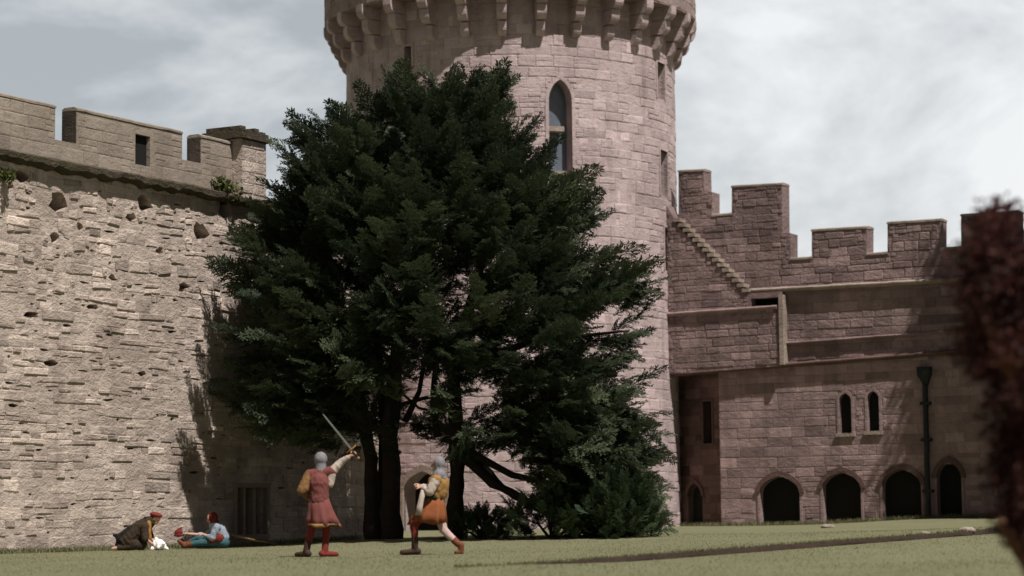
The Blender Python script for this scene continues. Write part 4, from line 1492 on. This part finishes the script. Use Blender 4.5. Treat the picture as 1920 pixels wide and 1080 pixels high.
# --- swordsman with raised arm, seen from behind
gx = p_(597, 1040)
sm = empty('person', (gx.x, MY, ground(gx.x, MY)), 'person in dusky red tunic and mail hood, back turned, arm raised with a sword', 'person')
gz = ground(gx.x, MY)
hd_c = p_(603, 862, .06)
facing = Vector((.55, .83, -.05))
hp, hw_ = head_parts(hd_c, facing)
neck = p_(602, 884, .03)
shL, shR = p_(580, 890, .02), p_(622, 884, .02)
elL, haL = p_(566, 920, -.08), p_(584, 936, .16)
elR, haR = p_(640, 866, .06), p_(656, 855, .02)
wst, hip = p_(597, 930), p_(598, 952)
kL, aL = p_(583, 995, .02), p_(574, 1030, -.02)
kR, aR = p_(612, 996, .06), p_(609, 1030, .0)
aL.z = gz + .10; aR.z = gz + .10
hipL, hipR = p_(589, 956), p_(607, 956)
body = hp + [('c', hd_c - Vector((0, 0, .06)), neck, .055, .06), ('c', neck, p_(598, 905), .09, .15), ('c', shL, shR, .07, .07), ('c', p_(598, 905), wst, .155, .135), ('c', wst, hip, .135, .155),
             ('c', shL, elL, .056, .044), ('c', elL, haL, .042, .030), ('c', shR, elR, .056, .044), ('c', elR, haR, .042, .030),
             ('c', hipL, kL, .085, .06), ('c', kL, aL, .058, .042), ('c', hipR, kR, .085, .06), ('c', kR, aR, .058, .042)]
sw_dir = (p_(610, 786, -.15) - p_(660, 848, .0)).normalized()
body += hand_parts(haR, (p_(662, 850) - p_(650, 857)), Vector((0, -.8, .3)), 1.15)
body += hand_parts(haL, Vector((.5, .5, -.3)), Vector((-.3, -.9, 0)), .5)
body += foot_parts(aL, (-.7, .5), gz) + foot_parts(aR, (.75, .35), gz)
bo_ = blob(body, 'body', M['skin'], sm, .010)
eyes(hw_, sm)
coif = [('e', hd_c + Vector((-.012, -.02, .012)), (.114, .108, .122), basis(facing)), ('c', hd_c - facing.normalized() * .03 - Z * .03, neck - Z * .02, .085, .10)]
blob(coif, 'mail_hood', M['mail'], sm, .011)
tun = [('c', neck - Z * .05, p_(598, 905), .115, .18), ('c', shL, shR, .085, .085), ('c', p_(598, 905), p_(598, 926), .18, .165), ('c', p_(598, 926), p_(598, 940), .165, .17)]
blob(tun, 'tunic', M['rose'], sm, .013)
blob([('c', shL, elL, .085, .09), ('c', elL, elL.lerp(haL, .75), .085, .055), ('c', shL + Vector((-.02, 0, -.05)), elL + Vector((.04, 0, .02)), .09, .08)], 'sleeve', M['dullgold'], sm, .012)
blob([('c', shR, elR, .078, .060), ('c', elR, elR.lerp(haR, .8), .056, .040), ('c', shR - Z * .04, p_(619, 908), .075, .06)], 'sleeve', M['cream'], sm, .012)
c_w = p_(597, 930); c_m = p_(601, 955); c_h = p_(607, 986)
skirt('tunic_skirt', M['rose'], sm, [(c_w, .165, .145), (c_m, .205, .18), (p_(604, 972), .245, .21), (c_h, .285, .24)], 9, .11, seed=3)
skirt('gold_hem', M['gold'], sm, [(p_(606.2, 982), .281, .239), (p_(607, 987), .292, .247)], 9, .10, seed=3)
skirt('belt', M['darkleather'], sm, [(p_(597, 929), .172, .152), (p_(597, 934), .174, .154)], 7, .0, seed=3)
for h_, k_, a_ in ((hipL, kL, aL), (hipR, kR, aR)):
    blob([('c', h_, k_, .093, .068), ('c', k_, k_.lerp(a_, .7), .066, .052)], 'hose', M['darkred'], sm, .012)
blob([('c', kL.lerp(aL, .55), aL, .060, .056)] + foot_parts(aL, (-.7, .5), gz, .27, .055), 'boot', M['darkleather'], sm, .012)
blob([('c', kR.lerp(aR, .45), aR, .060, .056)] + foot_parts(aR, (.75, .35), gz, .27, .055), 'boot', M['darkred'], sm, .012)
# the sword in the raised hand
gp = haR + (p_(662, 850) - p_(650, 857)).normalized() * .085 + Vector((0, -.02, .01))
swd = empty('sword', gp, 'straight steel sword held up by the swordsman in red, blade slanting back', 'sword')
sd = sw_dir; sside = sd.cross(Vector((0, 1, .2))).normalized(); sn = sd.cross(sside)
mb = MB()
rings = []
for t_, w_ in ((.09, .020), (.5, .017), (.80, .012), (.86, .002)):
    c = gp + sd * t_
    rings.append([c + sside * w_, c + sn * .006, c - sside * w_, c - sn * .006])
mb.loft(rings); mb.build('blade', M['steel'], swd)
mb = MB(); mb.tube([gp + sd * .085 - sside * .11, gp + sd * .075, gp + sd * .085 + sside * .11], [.011, .015, .011], 8); mb.build('crossguard', M['gold'], swd, True, weld=.0004)
mb = MB(); mb.tube([gp - sd * .10, gp + sd * .075], [.015, .016], 8); mb.build('grip', M['darkleather'], swd, True, weld=.0004)
bm = bmesh.new(); bmesh.ops.create_icosphere(bm, subdivisions=2, radius=.028, matrix=Matrix.Translation(gp - sd * .115))
me = bpy.data.meshes.new('pommel'); bm.to_mesh(me); bm.free(); link('pommel', me, M['gold'], swd, True)

# --- lunging swordsman in yellow and orange
gx = p_(815, 1038)
gz = ground(gx.x, MY)
lm = empty('person', (gx.x, MY, gz), 'person in yellow and orange tunic and mail hood, lunging with both hands forward', 'person')
hd_c = p_(820, 870, -.02)
facing = Vector((-1, .12, -.12))
hp, hw_ = head_parts(hd_c, facing)
neck = p_(824, 889); chest = p_(822, 908); wst = p_(813, 933); hip = p_(811, 950)
shL, shR = p_(818, 900, -.17), p_(820, 899, .17)
elL, haL = p_(806, 922, -.22), p_(791, 914, -.10)
elR, haR = p_(803, 916, .16), p_(789, 911, .02)
hF, kF, aF = p_(805, 953, -.06), p_(777, 982, -.10), p_(778, 1028, -.06)
hB, kB, aB = p_(818, 953, .08), p_(832, 994, .06), p_(859, 1020, .04)
gF = gz - .0; gB = ground(aB.x, MY)
aF.z = gF + .10
body = hp + [('c', hd_c - Z * .06, neck, .055, .06), ('c', neck, chest, .09, .15), ('c', shL, shR, .07, .07), ('c', chest, wst, .155, .135), ('c', wst, hip, .135, .15),
             ('c', shL, elL, .056, .044), ('c', elL, haL, .042, .030), ('c', shR, elR, .056, .044), ('c', elR, haR, .042, .030),
             ('c', hF, kF, .085, .06), ('c', kF, aF, .058, .042), ('c', hB, kB, .085, .06), ('c', kB, aB, .058, .042)]
body += hand_parts(haL, Vector((-.8, .35, .25)), Vector((0, -.5, .9)), 1.1) + hand_parts(haR, Vector((-.8, -.1, .3)), Vector((0, .3, .9)), 1.1)
body += foot_parts(aF, (-1, -.1), gF)
heelB = aB + Vector((.05, 0, -.02)); toeB = Vector((aB.x + .045, aB.y, gB + .03))
body += [('c', heelB, toeB, .045, .035), ('c', toeB, toeB + Vector((-.07, -.02, .0)), .036, .03)]
blob(body, 'body', M['skin'], lm, .010)
eyes(hw_, lm)
blob([('e', hd_c + Vector((.026, 0, .012)), (.108, .098, .122), basis(facing)), ('c', hd_c + Vector((.03, 0, -.05)), neck - Z * .02, .085, .12), ('c', neck - Z * .02 - Vector((0, .08, 0)), neck - Z * .02 + Vector((0, .08, 0)), .10, .10),
      ('c', p_(822, 893, -.08), p_(829, 897, -.06), .10, .08)], 'mail_hood', M['mail'], lm, .011)
blob([('c', neck - Z * .06, chest, .12, .185), ('c', shL, shR, .09, .09), ('c', chest, p_(818, 926), .185, .165), ('c', p_(829, 905, -.02), p_(826, 924, -.02), .12, .12)], 'tunic', M['gold'], lm, .013)
blob([('c', shL, elL, .088, .074), ('c', elL, elL.lerp(haL, .75), .07, .045)], 'sleeve', M['cream'], lm, .012)
blob([('c', shR, elR, .082, .07), ('c', elR, elR.lerp(haR, .75), .066, .045)], 'sleeve', M['cream'], lm, .012)
skirt('tunic_skirt', M['orange'], lm, [(p_(814, 932), .165, .15), (p_(811, 948), .215, .19), (p_(806, 964), .265, .23), (p_(802, 981), .305, .26)], 9, .12, seed=6)
skirt('sash', M['greenbelt'], lm, [(p_(815, 924), .178, .165), (p_(814, 931), .174, .158), (p_(813, 937), .182, .162)], 6, .02, seed=6)
blob([('c', hF, kF, .093, .070), ('c', kF, kF.lerp(aF, .75), .068, .052)], 'hose', M['darkred'], lm, .012)
blob([('c', hB, kB, .093, .070), ('c', kB, kB.lerp(aB, .8), .068, .054)], 'hose', M['palehose'], lm, .012)
blob([('c', kF.lerp(aF, .55), aF, .060, .056)] + foot_parts(aF, (-1, -.1), gF, .28, .055), 'boot', M['darkleather'], lm, .012)
blob([('c', kB.lerp(aB, .72), aB, .062, .060), ('c', aB, heelB, .055, .055), ('c', heelB, toeB, .055, .045), ('c', toeB, toeB + Vector((-.08, -.02, 0)), .045, .036)], 'boot', M['leather'], lm, .012)
# hanging front panel of the surcoat
mb = MB()
rings = []
for (x, y, dy, w_) in ((795, 918, -.2, .05), (790, 935, -.23, .045), (787, 950, -.25, .05), (784, 966, -.26, .055)):
    c = p_(x, y, dy)
    rings.append([c + Vector((-w_, .02, 0)), c + Vector((w_, -.01, 0)), c + Vector((w_, .012, 0)), c + Vector((-w_, .04, 0))])
mb.loft(rings); mb.build('surcoat_panel', M['cream'], lm, True, weld=.0004)

# --- person crouching over a white cloth by the wall
KY = 48.3
k_ = lambda x, y, dy=0.0: at(x, y, KY + dy)
gx = k_(255, 1034); gz = ground(gx.x, KY)
km = empty('person', (gx.x, KY, gz), 'crouching person in black cape and dark red cap, leaning over a white cloth', 'person')
hd_c = k_(292, 972); facing = Vector((.8, -.2, -.55))
hp, hw_ = head_parts(hd_c, facing)
neck = k_(281, 978); chest = k_(266, 990); hip = k_(240, 1014)
shL, shR = k_(274, 985, .16), k_(272, 987, -.16)
elL, haL = k_(282, 1006, .2), k_(292, 1020, .05)
elR, haR = k_(272, 1010, -.22), k_(288, 1022, -.08)
hL, hR = k_(240, 1016, .08), k_(240, 1016, -.08)
knL, knR = k_(268, 1022, .14), k_(266, 1026, -.14)
knL.z = max(knL.z, gz + .12); knR.z = gz + .09
aL, aR = k_(226, 1030, .1), k_(224, 1031, -.1)
aL.z = gz + .06; aR.z = gz + .06
body = hp + [('c', hd_c - facing.normalized() * .02 - Z * .05, neck, .055, .06), ('c', neck, chest, .09, .15), ('c', chest, hip, .15, .15), ('c', shL, shR, .07, .07),
             ('c', shL, elL, .055, .044), ('c', elL, haL, .042, .03), ('c', shR, elR, .055, .044), ('c', elR, haR, .042, .03),
             ('c', hL, knL, .085, .06), ('c', knL, aL, .058, .045), ('c', hR, knR, .085, .06), ('c', knR, aR, .058, .045),
             ('c', aL, aL + Vector((-.14, 0, -.02)), .045, .035), ('c', aR, aR + Vector((-.14, 0, -.02)), .045, .035)]
body += hand_parts(haL, Vector((.6, -.3, -.6)), Vector((.5, .2, .6)), .6) + hand_parts(haR, Vector((.6, .1, -.6)), Vector((.4, -.4, .6)), .6)
blob(body, 'body', M['skin'], km, .011)
eyes(hw_, km)
bm_cap = [('e', hd_c - facing.normalized() * .015 + Z * .065 + Vector((.02, 0, 0)), (.135, .125, .055), basis(Vector((1, -.2, -.25)))), ('e', hd_c - facing.normalized() * .05 + Z * .01, (.075, .082, .08), basis(facing))]
blob(bm_cap, 'cap', M['darkred'], km, .011)
blob([('c', neck, chest, .12, .18), ('c', chest, hip, .18, .19), ('c', hL, knL, .11, .085), ('c', hR, knR, .11, .085), ('c', knL, aL, .075, .06), ('c', knR, aR, .075, .06), ('c', shL, elL, .08, .07), ('c', shR, elR, .08, .07)], 'brown_robe', M['brownwool'], km, .013)
blob([('c', neck - Vector((.05, 0, .0)), k_(250, 998), .11, .15), ('c', k_(250, 998), k_(228, 1010), .16, .12), ('c', k_(228, 1010), k_(215, 1004), .09, .035), ('c', k_(230, 1012), k_(222, 1030), .13, .08), ('c', k_(222, 1030), k_(220, 1033), .07, .05)], 'cape', M['black'], km, .013)
blob([('c', k_(279, 980, -.09), k_(279, 996, -.13), .055, .045), ('c', k_(279, 996, -.13), k_(281, 1010, -.12), .045, .03), ('c', k_(277, 979, -.05), k_(283, 980, .06), .06, .06)], 'scarf', M['ochre'], km, .012)
cl_ = k_(297, 1024, -.05)
g_ = random.Random(4)
pts = [('e', Vector((cl_.x, cl_.y, gz + .12)), (.12, .13, .11), Matrix.Identity(3)), ('c', Vector((cl_.x + .06, cl_.y, gz + .10)), Vector((cl_.x + .20, cl_.y - .04, gz + .02)), .05, .02),
       ('c', Vector((cl_.x - .02, cl_.y, gz + .18)), Vector((cl_.x - .06, cl_.y, gz + .24)), .06, .03), ('c', Vector((cl_.x, cl_.y, gz + .1)), Vector((cl_.x - .12, cl_.y - .08, gz + .03)), .06, .03)]
for _ in range(7):
    a = g_.uniform(0, 6.28)
    pts.append(('c', Vector((cl_.x, cl_.y, gz + .16)), Vector((cl_.x + .13 * math.cos(a), cl_.y + .13 * math.sin(a), gz + g_.uniform(.03, .16))), .03, .035))
tag(blob(pts, 'white_cloth', M['white'], None, .012, 2), 'bunched bright white cloth in the hands of the crouching person', 'cloth')

# --- person sitting on the grass by the wall
KY = 49.3
gx = k_(400, 1033); gz = ground(gx.x, KY)
st = empty('person', (gx.x, KY, gz), 'person sitting on the grass in red hood, pale blue shirt and teal hose', 'person')
hd_c = k_(397, 972); facing = Vector((-.85, -.3, -.35))
hp, hw_ = head_parts(hd_c, facing)
neck = k_(403, 982); chest = k_(410, 997); hip = k_(415, 1020)
hip.z = gz + .14
shL, shR = k_(407, 989, -.16), k_(409, 988, .16)
elL, haL = k_(398, 1009, -.2), k_(381, 1002, -.14)
elR, haR = k_(388, 1004, .16), k_(353, 1001, .06)
hL, hR = hip + Vector((-.02, -.09, 0)), hip + Vector((-.02, .09, 0))
knL = k_(376, 1020, -.12); knR = k_(368, 1008, .14)
aL = k_(346, 1029, -.10); aR = k_(350, 1026, .12)
aL.z = gz + .07; aR.z = gz + .08; knL.z = max(knL.z, gz + .13)
body = hp + [('c', hd_c - Z * .06 + Vector((.02, 0, 0)), neck, .055, .06), ('c', neck, chest, .09, .15), ('c', chest, hip, .15, .15), ('c', shL, shR, .07, .07),
             ('c', shL, elL, .055, .044), ('c', elL, haL, .042, .03), ('c', shR, elR, .055, .044), ('c', elR, haR, .042, .03),
             ('c', hL, knL, .085, .06), ('c', knL, aL, .058, .045), ('c', hR, knR, .085, .06), ('c', knR, aR, .058, .045),
             ('c', aL, aL + Vector((-.10, -.03, .09)), .042, .03), ('c', aR, aR + Vector((-.10, .02, .09)), .042, .03)]
body += hand_parts(haL, Vector((-.9, .2, .1)), Vector((0, -.3, 1)), .6) + hand_parts(haR, Vector((-.9, -.1, .05)), Vector((0, .2, 1)), .7)
blob(body, 'body', M['skin'], st, .011)
eyes(hw_, st)
blob([('e', hd_c + Vector((.02, .01, .025)), (.11, .10, .11), basis(facing)), ('c', hd_c + Vector((.03, 0, -.05)), neck, .085, .10)], 'hood', M['redcap'], st, .011)
blob([('c', neck - Z * .05, chest, .12, .18), ('c', chest, hip + Z * .1, .18, .17), ('c', shL, elL, .085, .07), ('c', elL, elL.lerp(haL, .4), .066, .05), ('c', shR, elR, .08, .07), ('c', elR, elR.lerp(haR, .4), .066, .05)], 'shirt', M['bluelinen'], st, .013)
blob([('c', hip + Z * .06 + Vector((-.04, -.12, .02)), hip + Z * .09 + Vector((.03, .1, 0)), .12, .12), ('c', hip + Vector((-.10, -.15, .06)), hip + Vector((-.20, -.16, .0)), .07, .05)], 'sash', M['darkred'], st, .013)
blob([('c', hL, knL, .10, .075), ('c', knL, knL.lerp(aL, .6), .072, .06), ('c', hR, knR, .10, .075), ('c', knR, knR.lerp(aR, .6), .072, .06), ('c', hL + Vector((.08, 0, -.02)), hR + Vector((.08, 0, -.02)), .11, .11)], 'hose', M['teal'], st, .013)
for a_, n_, y_ in ((aL, knL, -.03), (aR, knR, .02)):
    blob([('c', n_.lerp(a_, .55), a_, .064, .058), ('c', a_, a_ + Vector((-.11, y_, .10)), .055, .04)], 'boot', M['leather'], st, .012)
# a red cap held out in the far hand
cc_ = haR + Vector((-.20, -.02, .02))
rc = blob([('e', cc_, (.09, .09, .085), Matrix.Identity(3)), ('e', cc_ - Z * .05, (.105, .105, .03), Matrix.Identity(3)), ('c', cc_ + Z * .06, cc_ + Vector((.06, 0, .11)), .04, .02), ('c', cc_ - Z * .04, haR + Vector((-.09, 0, .0)), .03, .02)], 'felt_cap', M['redcap'], None, .012)
tag(rc, 'dark red soft cap held out in the hand of the sitting person', 'cap')
# staff lying beside them
a = k_(428, 1012, .15); b = k_(520, 1029, .3)
a = Vector((a.x, a.y, gz + .30)); b = Vector((b.x, b.y, ground(b.x, b.y) + .025))
mb = MB(); mb.tube([a, a.lerp(b, .5) + Vector((0, 0, -.01)), b], [.022, .024, .02], 8)
tag(mb.build('wooden_staff', M['wood'], None, True, weld=.0004), 'long pale wooden staff slanting to the ground behind the sitting person', 'staff')

print('objects', len(bpy.data.objects))
